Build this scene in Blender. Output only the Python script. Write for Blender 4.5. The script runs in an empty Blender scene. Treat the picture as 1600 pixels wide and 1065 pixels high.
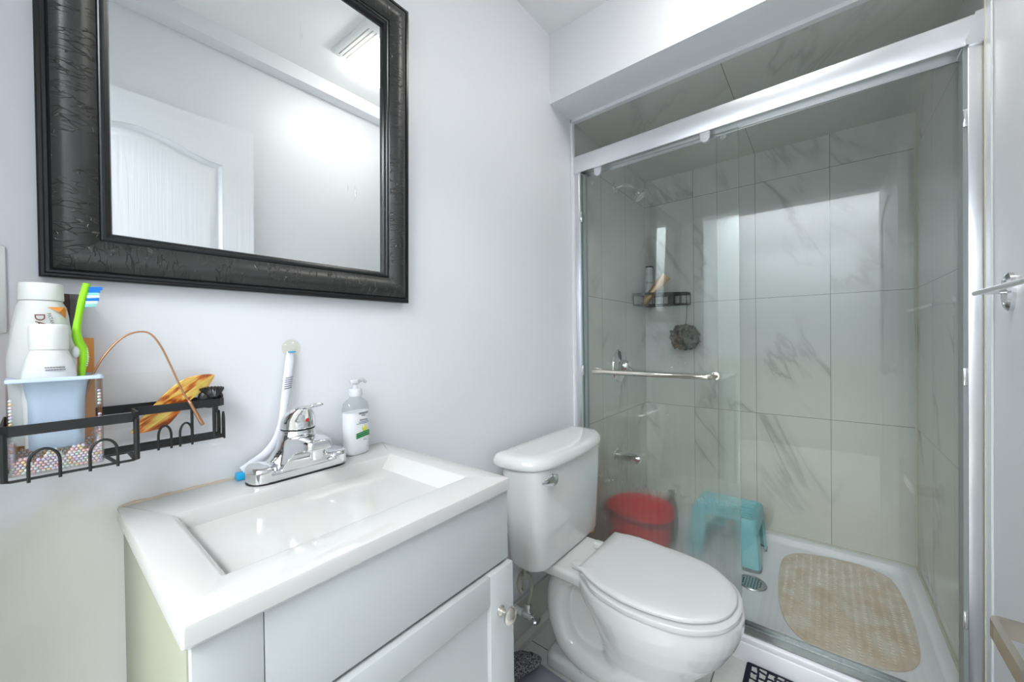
import bpy, bmesh, math, random
from mathutils import Vector, Matrix, noise
S = bpy.context.scene
C = S.collection
random.seed(7)
pi = math.pi

# ------------------------------------------------------------------ camera
FPX, YAW, PITCH, ROLL = 603.61, math.radians(38.76), math.radians(-0.507), math.radians(-0.71)
cam_d = bpy.data.cameras.new('camera'); cam = bpy.data.objects.new('camera', cam_d); C.objects.link(cam)
cam_d.sensor_width = 36.0; cam_d.lens = FPX / 1600 * 36.0; cam_d.clip_start = 0.02
_f = Vector((math.cos(YAW), math.sin(YAW), 0)); _r = Vector((math.sin(YAW), -math.cos(YAW), 0)); _u = Vector((0, 0, 1))
_f2 = _f * math.cos(PITCH) + _u * math.sin(PITCH); _u2 = _u * math.cos(PITCH) - _f * math.sin(PITCH)
_r3 = _r * math.cos(ROLL) + _u2 * math.sin(ROLL); _u3 = _u2 * math.cos(ROLL) - _r * math.sin(ROLL)
M = Matrix((_r3, _u3, -_f2)).transposed().to_4x4(); M.translation = Vector((0, -0.8509, 1.0949))
cam.matrix_world = M
S.camera = cam

# ------------------------------------------------------------------ world, exposure, lights
w = bpy.data.worlds.new('world'); S.world = w; w.use_nodes = True
w.node_tree.nodes['Background'].inputs[0].default_value = (0.92, 0.96, 1.0, 1)
w.node_tree.nodes['Background'].inputs[1].default_value = 3.0
S.view_settings.view_transform = 'Standard'; S.view_settings.look = 'None'
S.view_settings.gamma = 1.0; S.view_settings.use_curve_mapping = False
S.view_settings.exposure = 0.26

def area(name, loc, size, power, col, rot=(0, 0, 0)):
    d = bpy.data.lights.new(name, 'AREA'); d.shape = 'RECTANGLE'; d.size, d.size_y = size; d.energy = power; d.color = col
    o = bpy.data.objects.new(name, d); C.objects.link(o); o.location = loc; o.rotation_euler = rot; return o
# fill lamp added in the unseen hall beyond the doorway; bathroom fan light
area('hall_fill_lamp', (-1.20, -0.80, 2.385), (0.6, 1.5), 50, (0.93, 0.97, 1.0))
area('fan_light_lamp', (1.02, -0.735, 2.235), (0.19, 0.19), 0.5, (1.0, 0.96, 0.9)).data.spread = math.radians(150)

# ------------------------------------------------------------------ helpers
def wloc(o):
    v = Vector((0, 0, 0))
    while o is not None:
        v += o.location; o = o.parent
    return v
def tag(o, label=None, cat=None, group=None, kind=None):
    if label: o['label'] = label
    if cat: o['category'] = cat
    if group: o['group'] = group
    if kind: o['kind'] = kind
    return o
def thing(name, label, cat, loc, group=None):
    o = bpy.data.objects.new(name, None); C.objects.link(o); o.location = loc; o.empty_display_size = 0.05
    return tag(o, label, cat, group)
def obj(name, bm, mat, parent=None, smooth=True, origin=None, label=None, cat=None, group=None, kind=None, angle=35):
    me = bpy.data.meshes.new(name)
    bmesh.ops.recalc_face_normals(bm, faces=bm.faces[:])
    off = wloc(parent) if parent is not None else Vector(origin if origin is not None else (0, 0, 0))
    bmesh.ops.translate(bm, verts=bm.verts[:], vec=-off)
    if smooth:
        for f in bm.faces: f.smooth = True
        for e in bm.edges:
            if len(e.link_faces) == 2 and e.calc_face_angle(0) > math.radians(angle): e.smooth = False
    bm.to_mesh(me); bm.free()
    for m in (mat if isinstance(mat, (list, tuple)) else [mat]): me.materials.append(m)
    o = bpy.data.objects.new(name, me); C.objects.link(o)
    if parent is not None: o.parent = parent
    else: o.location = off
    return tag(o, label, cat, group, kind)
def struct(name, bm, mat, smooth=False):
    return obj(name, bm, mat, smooth=smooth, kind='structure')
def NB(): return bmesh.new()
def box(bm, x0, x1, y0, y1, z0, z1, bev=0, seg=2, mi=0):
    t = NB(); bmesh.ops.create_cube(t, size=1)
    for v in t.verts: v.co = Vector(((x0+x1)/2 + v.co.x*(x1-x0), (y0+y1)/2 + v.co.y*(y1-y0), (z0+z1)/2 + v.co.z*(z1-z0)))
    if bev: bmesh.ops.bevel(t, geom=t.edges[:], offset=bev, segments=seg, profile=0.5, affect='EDGES')
    return merge(bm, t, mi)
def merge(bm, t, mi=0, mat=None):
    if mat is not None: bmesh.ops.transform(t, matrix=mat, verts=t.verts[:])
    mp = {}
    for v in t.verts: mp[v] = bm.verts.new(v.co)
    for f in t.faces:
        try:
            g = bm.faces.new([mp[v] for v in f.verts]); g.material_index = mi if mi else f.material_index
        except ValueError: pass
    t.free(); return bm
def loft(bm, rings, cap0=True, cap1=True, closed=True, mi=0):
    vs = [[bm.verts.new(p) for p in r] for r in rings]
    n = len(rings[0])
    for a, b in zip(vs[:-1], vs[1:]):
        for i in range(n if closed else n-1):
            j = (i+1) % n
            try: bm.faces.new((a[i], a[j], b[j], b[i])).material_index = mi
            except ValueError: pass
    if cap0: bm.faces.new(vs[0][::-1]).material_index = mi
    if cap1: bm.faces.new(vs[-1]).material_index = mi
    return vs
def catmull(pts, n=6, closed=False):
    P = [Vector(p) for p in pts]; out = []; m = len(P)
    rng = range(m) if closed else range(m-1)
    for i in rng:
        if closed: p0, p1, p2, p3 = P[i-1], P[i], P[(i+1) % m], P[(i+2) % m]
        else: p0, p1, p2, p3 = P[max(i-1, 0)], P[i], P[i+1], P[min(i+2, m-1)]
        for k in range(n):
            t = k/n
            out.append(0.5*((2*p1) + (p2-p0)*t + (2*p0-5*p1+4*p2-p3)*t*t + (3*p1-p0-3*p2+p3)*t**3))
    if not closed: out.append(P[-1].copy())
    return out
def tube(bm, pts, r, seg=10, closed=False, flat=None, up=None, mi=0, cap=True):
    """sweep a circle (or an ellipse/rect given flat=(a,b)) along pts; r may be a list"""
    P = [Vector(p) for p in pts]; n = len(P); rings = []
    T = []
    for i in range(n):
        if closed: t = P[(i+1) % n] - P[i-1]
        else: t = P[min(i+1, n-1)] - P[max(i-1, 0)]
        T.append(t.normalized())
    if up is None:
        a = Vector((0, 0, 1)) if abs(T[0].z) < 0.9 else Vector((1, 0, 0))
    else: a = Vector(up)
    N = (a - T[0]*a.dot(T[0])).normalized()
    for i in range(n):
        if up is not None:
            a = Vector(up); N2 = a - T[i]*a.dot(T[i])
            if N2.length > 1e-4: N = N2.normalized()
        else:
            N = (N - T[i]*N.dot(T[i])).normalized()
        B = T[i].cross(N)
        ri = r[i] if isinstance(r, (list, tuple)) else r
        ring = []
        if flat == 'rect' or (isinstance(flat, tuple) and len(flat) == 3):
            hw, hh = (flat[0], flat[1])
            for (sx, sy) in ((1, 1), (-1, 1), (-1, -1), (1, -1)): ring.append(P[i] + B*hw*sx + N*hh*sy)
        else:
            fa, fb = flat if flat else (1, 1)
            for k in range(seg):
                an = 2*pi*k/seg; ring.append(P[i] + B*(ri*fa*math.cos(an)) + N*(ri*fb*math.sin(an)))
        rings.append(ring)
    if closed:
        rings.append(rings[0])
        vs = [[bm.verts.new(p) for p in q] for q in rings[:-1]]; vs.append(vs[0]); m = len(rings[0])
        for a_, b_ in zip(vs[:-1], vs[1:]):
            for i in range(m):
                try: bm.faces.new((a_[i], a_[(i+1) % m], b_[(i+1) % m], b_[i])).material_index = mi
                except ValueError: pass
    else: loft(bm, rings, cap, cap, mi=mi)
    return bm
def lathe(bm, prof, c, axis=(0, 0, 1), seg=28, mi=0, sx=1, sy=1):
    """prof: list of (r, h) along axis from c"""
    ax = Vector(axis).normalized(); a = Vector((1, 0, 0)) if abs(ax.x) < 0.9 else Vector((0, 1, 0))
    u = (a - ax*a.dot(ax)).normalized(); v = ax.cross(u); c = Vector(c)
    rings = [[c + ax*h + u*(max(r, 1e-5)*sx*math.cos(2*pi*k/seg)) + v*(max(r, 1e-5)*sy*math.sin(2*pi*k/seg)) for k in range(seg)] for r, h in prof]
    loft(bm, rings, prof[0][0] > 1e-4, prof[-1][0] > 1e-4, mi=mi)
    bmesh.ops.remove_doubles(bm, verts=bm.verts[:], dist=1e-6)
    return bm
def rrect(x0, x1, y0, y1, r, z, n=6):
    out = []
    for cx, cy, a0 in ((x1-r, y1-r, 0), (x0+r, y1-r, pi/2), (x0+r, y0+r, pi), (x1-r, y0+r, 1.5*pi)):
        for k in range(n+1):
            a = a0 + pi/2*k/n; out.append(Vector((cx + r*math.cos(a), cy + r*math.sin(a), z)))
    return out
def sphere(bm, c, r, u=16, v=10, sc=(1, 1, 1), mi=0):
    t = NB(); bmesh.ops.create_uvsphere(t, u_segments=u, v_segments=v, radius=1)
    for q in t.verts: q.co = Vector((c[0] + q.co.x*r*sc[0], c[1] + q.co.y*r*sc[1], c[2] + q.co.z*r*sc[2]))
    return merge(bm, t, mi)
def prism(bm, poly, axis, a0, a1, mi=0):
    """poly 2D; axis 'x','y','z' extruded from a0 to a1"""
    def P(p, a): return {'x': (a, p[0], p[1]), 'y': (p[0], a, p[1]), 'z': (p[0], p[1], a)}[axis]
    loft(bm, [[Vector(P(p, a0)) for p in poly], [Vector(P(p, a1)) for p in poly]], mi=mi)
    return bm
def remesh(o, vox, it=6, fac=0.5):
    m = o.modifiers.new('remesh', 'REMESH'); m.mode = 'VOXEL'; m.voxel_size = vox; m.use_smooth_shade = True
    s = o.modifiers.new('smooth', 'SMOOTH'); s.iterations = it; s.factor = fac
    return o
def subsurf(o, l=2):
    m = o.modifiers.new('sub', 'SUBSURF'); m.levels = l; m.render_levels = l; return o
def text_bm(body, size, mat4, depth=0.0002):
    cu = bpy.data.curves.new('t', 'FONT'); cu.body = body; cu.size = size; cu.extrude = depth; cu.align_x = 'CENTER'; cu.align_y = 'CENTER'
    o = bpy.data.objects.new('t', cu); C.objects.link(o)
    dg = bpy.context.evaluated_depsgraph_get(); me = bpy.data.meshes.new_from_object(o.evaluated_get(dg))
    bm = NB(); bm.from_mesh(me); bpy.data.objects.remove(o); bpy.data.curves.remove(cu); bpy.data.meshes.remove(me)
    bmesh.ops.transform(bm, matrix=mat4, verts=bm.verts[:]); return bm
def frame4(o, x, y):
    x = Vector(x).normalized(); y = Vector(y); y = (y - x*y.dot(x)).normalized(); z = x.cross(y)
    m = Matrix((x, y, z)).transposed().to_4x4(); m.translation = Vector(o); return m

# ------------------------------------------------------------------ materials
def mat(name, col, rough=0.5, metal=0.0, spec=0.5, coat=0.0, trans=0.0, ior=1.45, emis=None, es=0, sss=0):
    m = bpy.data.materials.new(name); m.use_nodes = True
    b = m.node_tree.nodes['Principled BSDF']; I = b.inputs
    I['Base Color'].default_value = (*col, 1); I['Roughness'].default_value = rough; I['Metallic'].default_value = metal
    I['Specular IOR Level'].default_value = spec; I['Coat Weight'].default_value = coat; I['Coat Roughness'].default_value = 0.05
    I['Transmission Weight'].default_value = trans; I['IOR'].default_value = ior
    if sss: I['Subsurface Weight'].default_value = sss; I['Subsurface Radius'].default_value = (0.01, 0.01, 0.01)
    if emis: I['Emission Color'].default_value = (*emis, 1); I['Emission Strength'].default_value = es
    return m
def thin_fresnel(k, ior=1.5):
    fr = k.n('ShaderNodeFresnel'); bf = k.n('ShaderNodeNewGeometry').outputs['Backfacing']
    k.l(k.math('ADD', ior, k.math('MULTIPLY', bf, 1.0/ior - ior)), fr.inputs[0]); return fr
class NT:
    def __init__(s, m): s.t = m.node_tree; s.b = s.t.nodes.get('Principled BSDF')
    def n(s, typ, **kw):
        o = s.t.nodes.new(typ)
        for k, v in kw.items():
            if k.startswith('i_'): o.inputs[k[2:].replace('_', ' ')].default_value = v
            else: setattr(o, k, v)
        return o
    def l(s, a, b): s.t.links.new(a, b)
    def math(s, op, a, b=None, c=None):
        o = s.t.nodes.new('ShaderNodeMath'); o.operation = op
        for i, v in enumerate((a, b, c)):
            if v is None: continue
            if isinstance(v, (int, float)): o.inputs[i].default_value = v
            else: s.l(v, o.inputs[i])
        return o.outputs[0]
    def mix(s, f, a, b):
        o = s.t.nodes.new('ShaderNodeMix'); o.data_type = 'RGBA'
        for i, v in ((0, f), (6, a), (7, b)):
            if isinstance(v, (int, float)): o.inputs[i].default_value = v
            elif isinstance(v, tuple): o.inputs[i].default_value = (*v, 1) if len(v) == 3 else v
            else: s.l(v, o.inputs[i])
        return o.outputs[2]
    def ramp(s, f, stops):
        o = s.t.nodes.new('ShaderNodeValToRGB'); e = o.color_ramp.elements
        while len(e) < len(stops): e.new(0.5)
        for q, (p, c) in zip(e, stops): q.position = p; q.color = (*c, 1) if isinstance(c, tuple) else (c, c, c, 1)
        s.l(f, o.inputs[0]); return o.outputs[0]
    def pos(s): return s.n('ShaderNodeNewGeometry').outputs['Position']
    def noise(s, v, scale, detail=3, rough=0.5, dist=0):
        o = s.n('ShaderNodeTexNoise'); o.inputs['Scale'].default_value = scale; o.inputs['Detail'].default_value = detail
        o.inputs['Roughness'].default_value = rough; o.inputs['Distortion'].default_value = dist; s.l(v, o.inputs['Vector']); return o.outputs['Fac']
    def mapv(s, v, sc=(1, 1, 1), loc=(0, 0, 0), rot=(0, 0, 0)):
        o = s.n('ShaderNodeMapping'); o.inputs['Scale'].default_value = sc; o.inputs['Location'].default_value = loc; o.inputs['Rotation'].default_value = rot
        s.l(v, o.inputs['Vector']); return o.outputs[0]
    def bump(s, h, strength=0.2, dist=0.002):
        o = s.n('ShaderNodeBump'); o.inputs['Strength'].default_value = strength; o.inputs['Distance'].default_value = dist
        s.l(h, o.inputs['Height']); s.l(o.outputs[0], s.b.inputs['Normal']); return o

def m_paint(name, col, rough=0.45, bump=0.06, scale=220):
    m = mat(name, col, rough); k = NT(m); k.bump(k.noise(k.pos(), scale, 2), bump, 0.001); return m
WALL = m_paint('wall_paint', (0.785, 0.80, 0.83), 0.38)
# yellowed stains on the mirror wall low by the vanity
k = NT(WALL); p = k.pos(); sp = k.n('ShaderNodeSeparateXYZ'); k.l(p, sp.inputs[0])
stain = k.math('MULTIPLY', k.ramp(k.math('ADD', sp.outputs[2], k.math('MULTIPLY', k.noise(p, 9, 4), 0.22)), [(0.93, 1.0), (1.0, 0.0)]),
               k.ramp(k.math('ADD', sp.outputs[0], k.math('MULTIPLY', k.noise(p, 6, 3), 0.2)), [(0.12, 1.0), (0.42, 0.0)]))
stain = k.math('MULTIPLY', stain, 0.55)
k.l(k.mix(stain, (0.785, 0.80, 0.83), (0.58, 0.55, 0.42)), k.b.inputs['Base Color'])
CEIL = m_paint('ceiling_paint', (0.87, 0.88, 0.89), 0.5)
TRIM = mat('white_trim', (0.74, 0.76, 0.78), 0.3)
CAULK = mat('aged_caulk', (0.66, 0.64, 0.53), 0.6)
PORC = mat('white_porcelain', (0.70, 0.71, 0.695), 0.10, spec=0.5, coat=0.5)
SEATW = mat('white_seat_plastic', (0.65, 0.655, 0.645), 0.28)
SINK = mat('white_cultured_marble', (0.55, 0.545, 0.525), 0.14, coat=0.3)
VAN = m_paint('white_vanity_foil', (0.49, 0.51, 0.51), 0.4, 0.03, 400)
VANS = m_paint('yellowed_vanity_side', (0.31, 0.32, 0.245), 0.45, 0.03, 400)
CHROME = mat('chrome', (0.78, 0.79, 0.80), 0.06, 1.0)
NICKEL = mat('brushed_nickel', (0.62, 0.59, 0.54), 0.25, 1.0)
ALU = mat('bright_aluminium', (0.74, 0.755, 0.775), 0.30, 1.0)
ALUD = mat('worn_aluminium', (0.55, 0.57, 0.57), 0.28, 1.0)
SEAL = mat('grey_seal', (0.28, 0.31, 0.31), 0.4)
BLACKW = mat('black_wire', (0.012, 0.013, 0.013), 0.42)
RUBBER = mat('black_rubber', (0.01, 0.01, 0.01), 0.5)
WHITEP = mat('white_plastic', (0.80, 0.82, 0.82), 0.3, sss=0.05)
ACRYL = mat('white_acrylic_base', (0.92, 0.92, 0.95), 0.3)
MIRR = mat('mirror_silver', (0.93, 0.95, 0.945), 0.0, 1.0)
k = NT(MIRR); p = k.pos()
drip = k.math('MULTIPLY', k.ramp(k.noise(k.mapv(p, (95, 95, 9)), 1.0, 3, 0.6), [(0.66, 0.0), (0.74, 1.0)]),
              k.ramp(k.noise(k.mapv(p, (7, 7, 8), (3.1, 0, 1.7)), 1.0, 1), [(0.56, 0.0), (0.66, 1.0)]))
sp = k.n('ShaderNodeSeparateXYZ'); k.l(p, sp.inputs[0])
drip = k.math('MULTIPLY', drip, k.ramp(sp.outputs[0], [(0.32, 0.0), (0.42, 0.55)]))
k.l(k.math('SUBTRACT', 1.0, drip), k.b.inputs['Metallic']); k.l(k.math('MULTIPLY', drip, 0.5), k.b.inputs['Roughness'])

def m_frame():
    m = mat('dark_bronze_frame', (0.062, 0.062, 0.06), 0.36, 0.6, 0.5); k = NT(m); g = k.n('ShaderNodeTexCoord').outputs['UV']
    # UV: u along the moulding, v across it
    wv = k.mapv(g, (2.2, 0.42, 1.0))
    a = k.n('ShaderNodeTexVoronoi', feature='DISTANCE_TO_EDGE'); a.inputs['Scale'].default_value = 80
    n1 = k.noise(k.mapv(g, (40, 18, 1)), 1.0, 4, 0.6)
    add = k.n('ShaderNodeVectorMath', operation='ADD'); cb = k.n('ShaderNodeCombineXYZ'); k.l(k.math('MULTIPLY', n1, 0.035), cb.inputs[0])
    k.l(wv, add.inputs[0]); k.l(cb.outputs[0], add.inputs[1]); k.l(add.outputs[0], a.inputs['Vector'])
    crack = k.math('MULTIPLY', k.ramp(a.outputs['Distance'], [(0.0, 1.0), (0.055, 0.0)]), k.ramp(k.noise(k.mapv(g, (60, 14, 1)), 1.0, 2), [(0.47, 0.0), (0.56, 1.0)]))
    fine = k.noise(k.mapv(g, (700, 30, 1)), 1.0, 2)
    h = k.math('ADD', crack, k.math('MULTIPLY', fine, 0.12)); k.bump(h, 0.85, 0.002)
    k.l(k.mix(crack, (0.062, 0.062, 0.06), (0.10, 0.095, 0.085)), k.b.inputs['Base Color']); return m  # crack lines coloured lighter, painting in the glossy highlights along them
FRAME = m_frame()
FRAMEB = mat('black_frame_bead', (0.018, 0.02, 0.02), 0.25, 0.2)

def m_tile(name, ax_u, u0, ax_v, v0, pu, pv, col, col2, vein, grout, rough=0.13, gw=0.0022, seed=0.0, warm=True, vw=0.7):
    m = mat(name, col, rough); k = NT(m); p = k.pos(); sp = k.n('ShaderNodeSeparateXYZ'); k.l(p, sp.inputs[0])
    U = sp.outputs['XYZ'.index(ax_u)]; V = sp.outputs['XYZ'.index(ax_v)]
    fu = k.math('DIVIDE', k.math('SUBTRACT', U, u0), pu); fv = k.math('DIVIDE', k.math('SUBTRACT', V, v0), pv)
    iu, iv = k.math('FLOOR', fu), k.math('FLOOR', fv)
    du = k.math('MULTIPLY', k.math('ABSOLUTE', k.math('SUBTRACT', k.math('FRACT', k.math('ADD', fu, 0.5)), 0.5)), pu)
    dv = k.math('MULTIPLY', k.math('ABSOLUTE', k.math('SUBTRACT', k.math('FRACT', k.math('ADD', fv, 0.5)), 0.5)), pv)
    g = k.math('LESS_THAN', k.math('MINIMUM', du, dv), gw/2)
    cb = k.n('ShaderNodeCombineXYZ')
    k.l(k.math('ADD', U, k.math('MULTIPLY', iu, 3.17)), cb.inputs[0]); k.l(k.math('ADD', V, k.math('MULTIPLY', iv, 5.31)), cb.inputs[1])
    k.l(k.math('ADD', k.math('MULTIPLY', k.math('ADD', iu, k.math('MULTIPLY', iv, 2.0)), 1.7), seed), cb.inputs[2])
    v = cb.outputs[0]
    rot = k.mapv(v, (1, 1, 1), rot=(0, 0, 0.55))
    n1 = k.noise(k.mapv(rot, (2.6, 0.8, 1)), 1.0, 5, 0.55, 0.6)
    ve = k.ramp(k.math('ABSOLUTE', k.math('SUBTRACT', n1, 0.5)), [(0.0, 1.0), (0.022, 0.25), (0.06, 0.0)])
    ve = k.math('MULTIPLY', ve, k.ramp(k.noise(k.mapv(v, (2, 2, 1), (5, 2, 0)), 1.0, 2), [(0.46, 0.0), (0.62, 1.0)]))
    cl = k.noise(k.mapv(v, (1.6, 1.2, 1)), 1.0, 3)
    base = k.mix(cl, col, col2)
    if warm:  # soap-stained, yellower towards the floor of the stall
        st = k.math('MULTIPLY', k.ramp(k.math('ADD', sp.outputs[2], k.math('MULTIPLY', k.noise(p, 5, 3), 0.35)), [(0.3, 1.0), (0.95, 0.0)]), 0.55)
        base = k.mix(st, base, (col[0]*0.96, col[1]*0.92, col[2]*0.76))
    base = k.mix(k.math('MULTIPLY', ve, vw), base, vein)
    k.l(k.mix(g, base, grout), k.b.inputs['Base Color'])
    k.l(k.mix(g, (rough,)*3, (0.7,)*3), k.b.inputs['Roughness'])
    k.bump(k.math('SUBTRACT', 1.0, g), 0.4, 0.001); return m
TCOL, TCOL2, VEIN, GROUT = (0.67, 0.685, 0.66), (0.73, 0.74, 0.715), (0.36, 0.37, 0.365), (0.20, 0.195, 0.16)
TILE_B = m_tile('shower_tile_back', 'Y', -0.883, 'Z', 0.677, 0.3075, 0.61, TCOL, TCOL2, VEIN, GROUT, seed=1.2)
TILE_L = m_tile('shower_tile_side', 'X', 2.424, 'Z', 0.677, 0.3075, 0.61, TCOL, TCOL2, VEIN, GROUT, seed=4.2)
TILE_C = m_tile('shower_tile_ceiling', 'Y', -0.575, 'X', 1.30, 0.61, 3.0, TCOL, TCOL2, VEIN, GROUT, seed=9.2, warm=False, vw=0.35)
TILE_F = m_tile('floor_tile', 'X', 1.117, 'Y', -0.572, 0.61, 0.61, (0.70, 0.71, 0.68), (0.76, 0.765, 0.74), (0.5, 0.5, 0.49), (0.22, 0.21, 0.19), 0.18, 0.004, 3.3, False)

def m_shower_glass(name, tint):
    m = bpy.data.materials.new(name); m.use_nodes = True; k = NT(m); t = m.node_tree
    out = t.nodes['Material Output']; t.nodes.remove(k.b)
    tr = k.n('ShaderNodeBsdfTransparent'); tr.inputs[0].default_value = (*tint, 1)
    gl = k.n('ShaderNodeBsdfGlossy'); gl.inputs['Roughness'].default_value = 0.0; gl.inputs[0].default_value = (0.95, 1, 0.97, 1)
    fr = thin_fresnel(k)
    # soap scum: thicker at the bottom, streaked
    p = k.pos(); sp = k.n('ShaderNodeSeparateXYZ'); k.l(p, sp.inputs[0])
    st = k.noise(k.mapv(p, (60, 60, 2.2)), 1.0, 4, 0.65); cl = k.noise(p, 4.0, 4, 0.6)
    hgt = k.ramp(sp.outputs[2], [(0.06, 1.0), (0.30, 0.72), (0.62, 0.22), (1.0, 0.05)])
    sc = k.math('MULTIPLY', hgt, k.math('ADD', 0.35, k.math('ADD', k.math('MULTIPLY', st, 0.5), k.math('MULTIPLY', cl, 0.75))))
    rf = k.n('ShaderNodeBsdfRefraction'); rf.inputs['IOR'].default_value = 1.12; rf.inputs['Roughness'].default_value = 0.28; rf.inputs[0].default_value = (*tint, 1)
    rr = k.n('ShaderNodeBsdfTranslucent'); rr.inputs[0].default_value = (0.62, 0.65, 0.65, 1)
    df = k.n('ShaderNodeBsdfDiffuse'); df.inputs[0].default_value = (0.62, 0.65, 0.65, 1)
    def mx(f, a, b):
        o = k.n('ShaderNodeMixShader')
        if isinstance(f, (int, float)): o.inputs[0].default_value = f
        else: k.l(f, o.inputs[0])
        k.l(a, o.inputs[1]); k.l(b, o.inputs[2]); return o.outputs[0]
    haze = mx(0.5, rr.outputs[0], df.outputs[0])
    tr2 = mx(k.math('MINIMUM', k.math('MULTIPLY', sc, 0.55), 0.6), tr.outputs[0], rf.outputs[0])
    a = mx(k.math('MINIMUM', k.math('MULTIPLY', sc, 0.17), 0.25), tr2, haze)
    a = mx(fr.outputs[0], a, gl.outputs[0])
    k.l(a, out.inputs[0]); return m
GLASS = m_shower_glass('shower_glass_scummed', (0.975, 0.99, 0.98))
GLASSC = None
def m_clear(name, col, f_ior=1.45, rough=0.02):
    m = bpy.data.materials.new(name); m.use_nodes = True; k = NT(m); t = m.node_tree; out = t.nodes['Material Output']; t.nodes.remove(k.b)
    tr = k.n('ShaderNodeBsdfTransparent'); tr.inputs[0].default_value = (*col, 1); gl = k.n('ShaderNodeBsdfGlossy'); gl.inputs['Roughness'].default_value = rough
    fr = thin_fresnel(k, f_ior); x = k.n('ShaderNodeMixShader'); k.l(fr.outputs[0], x.inputs[0])
    k.l(tr.outputs[0], x.inputs[1]); k.l(gl.outputs[0], x.inputs[2]); k.l(x.outputs[0], out.inputs[0]); return m
GLASSC = m_clear('clean_shower_glass', (0.972, 0.985, 0.977), 1.5, 0.0)
CLEAR = m_clear('clear_plastic', (0.93, 0.945, 0.95))
GEDGE = mat('green_glass_edge', (0.10, 0.22, 0.17), 0.15)

# ================================================================== SETTING
bm = NB(); box(bm, -1.7, 1.56, -2.3, 0.5, -0.06, 0.0); struct('floor', bm, TILE_F)
bm = NB(); box(bm, -0.22, 1.49, 0.0, 0.1, 0.0, 2.36); struct('wall_left', bm, WALL)
bm = NB(); box(bm, -0.22, 1.49, -1.28, -1.173, 0.0, 2.36); struct('wall_right', bm, WALL)
bm = NB(); box(bm, 1.49, 2.52, 0.015, 0.1, 0.0, 2.36); struct('wall_shower_left', bm, TILE_L)
bm = NB(); box(bm, 1.49, 2.52, -1.28, -1.173, 0.0, 2.36); struct('wall_shower_right', bm, TILE_L)
bm = NB(); box(bm, 2.424, 2.52, -1.173, 0.015, 0.0, 2.36); struct('wall_back', bm, TILE_B)
bm = NB(); box(bm, -0.22, 1.323, -1.173, 0.0, 2.307, 2.36); struct('ceiling', bm, CEIL)
bm = NB()   # bulkhead over the shower opening, hanging a touch higher at the right
prism(bm, [(0.0, 2.033), (-1.173, 2.052), (-1.173, 2.36), (0.0, 2.36)], 'x', 1.323, 1.495); struct('ceiling_bulkhead', bm, WALL)
bm = NB(); box(bm, 1.495, 2.424, -1.173, 0.015, 2.056, 2.36); struct('ceiling_shower', bm, TILE_C)
bm = NB(); box(bm, -0.12, 1.323, -1.173, -1.100, 2.245, 2.307); struct('ceiling_soffit', bm, WALL)
# entry wall, doorway widened past the door leaf to even the light; hall behind the camera
bm = NB(); box(bm, -0.22, -0.12, -0.15, 0.0, 0, 2.36); box(bm, -0.22, -0.12, -1.173, -0.15, 1.97, 2.36); struct('wall_front', bm, WALL)
bm = NB()
box(bm, -0.12, -0.106, -0.15, -0.095, 0, 2.035, 0.004); box(bm, -0.12, -0.106, -1.172, -0.095, 1.97, 2.035, 0.004); box(bm, -0.215, -0.121, -0.162, -0.15, 0, 1.97)
struct('trim_1', bm, TRIM)
bm = NB()
box(bm, -1.7, -1.6, -2.3, 0.5, 0, 2.5); struct('wall_hall_far', bm, WALL)
bm = NB(); box(bm, -1.6, -0.22, 0.4, 0.5, 0, 2.5); struct('wall_hall_left', bm, WALL)
bm = NB(); box(bm, -1.6, -0.22, -2.3, -2.2, 0, 2.5); struct('wall_hall_right', bm, WALL)
bm = NB(); box(bm, -0.22, -0.2, -2.2, -1.28, 0, 2.5); box(bm, -0.22, -0.2, 0.1, 0.4, 0, 2.5); struct('wall_hall_near', bm, WALL)
bm = NB(); box(bm, -1.7, -0.2, -2.3, 0.5, 2.42, 2.5); struct('ceiling_hall', bm, CEIL)
# white corner bead round the shower opening
bm = NB()
box(bm, 1.478, 1.500, -0.012, 0.0, 0.09, 2.04, 0.003); struct('trim_2', bm, TRIM)
bm = NB(); prism(bm, [(0.0, 2.020), (-1.173, 2.039), (-1.173, 2.060), (0.0, 2.060)], 'x', 1.478, 1.500); struct('trim_3', bm, TRIM)
bm = NB(); box(bm, 1.447, 1.485, -1.173, -1.168, 0.09, 2.05, 0.002); struct('trim_4', bm, TRIM)
bm = NB(); box(bm, 1.4855, 1.4925, -1.173, -1.1665, 0.09, 2.05, 0.002); struct('trim_5', bm, CAULK)
bm = NB(); box(bm, 0.545, 1.478, -0.011, 0.0, 0.0, 0.16, 0.003); prism(bm, [(-0.011, 0.0), (-0.03, 0.0), (-0.027, 0.018), (-0.011, 0.03)], 'x', 0.545, 1.478); struct('baseboard_left', bm, mat('baseboard_tile', (0.66, 0.67, 0.63), 0.2))
bm = NB(); box(bm, -0.12, 1.44, -1.173, -1.162, 0.0, 0.12, 0.003); struct('baseboard_right', bm, TRIM)
# yellowed sealant along the tile corners and the base
bm = NB(); box(bm, 2.418, 2.424, -1.173, -1.167, 0.07, 2.05); struct('trim_6', bm, CAULK)
bm = NB(); box(bm, 2.4185, 2.424, -1.166, 0.014, 0.064, 0.0695); box(bm, 1.57, 2.417, -1.173, -1.1675, 0.064, 0.0695); struct('trim_7', bm, CAULK)
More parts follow.
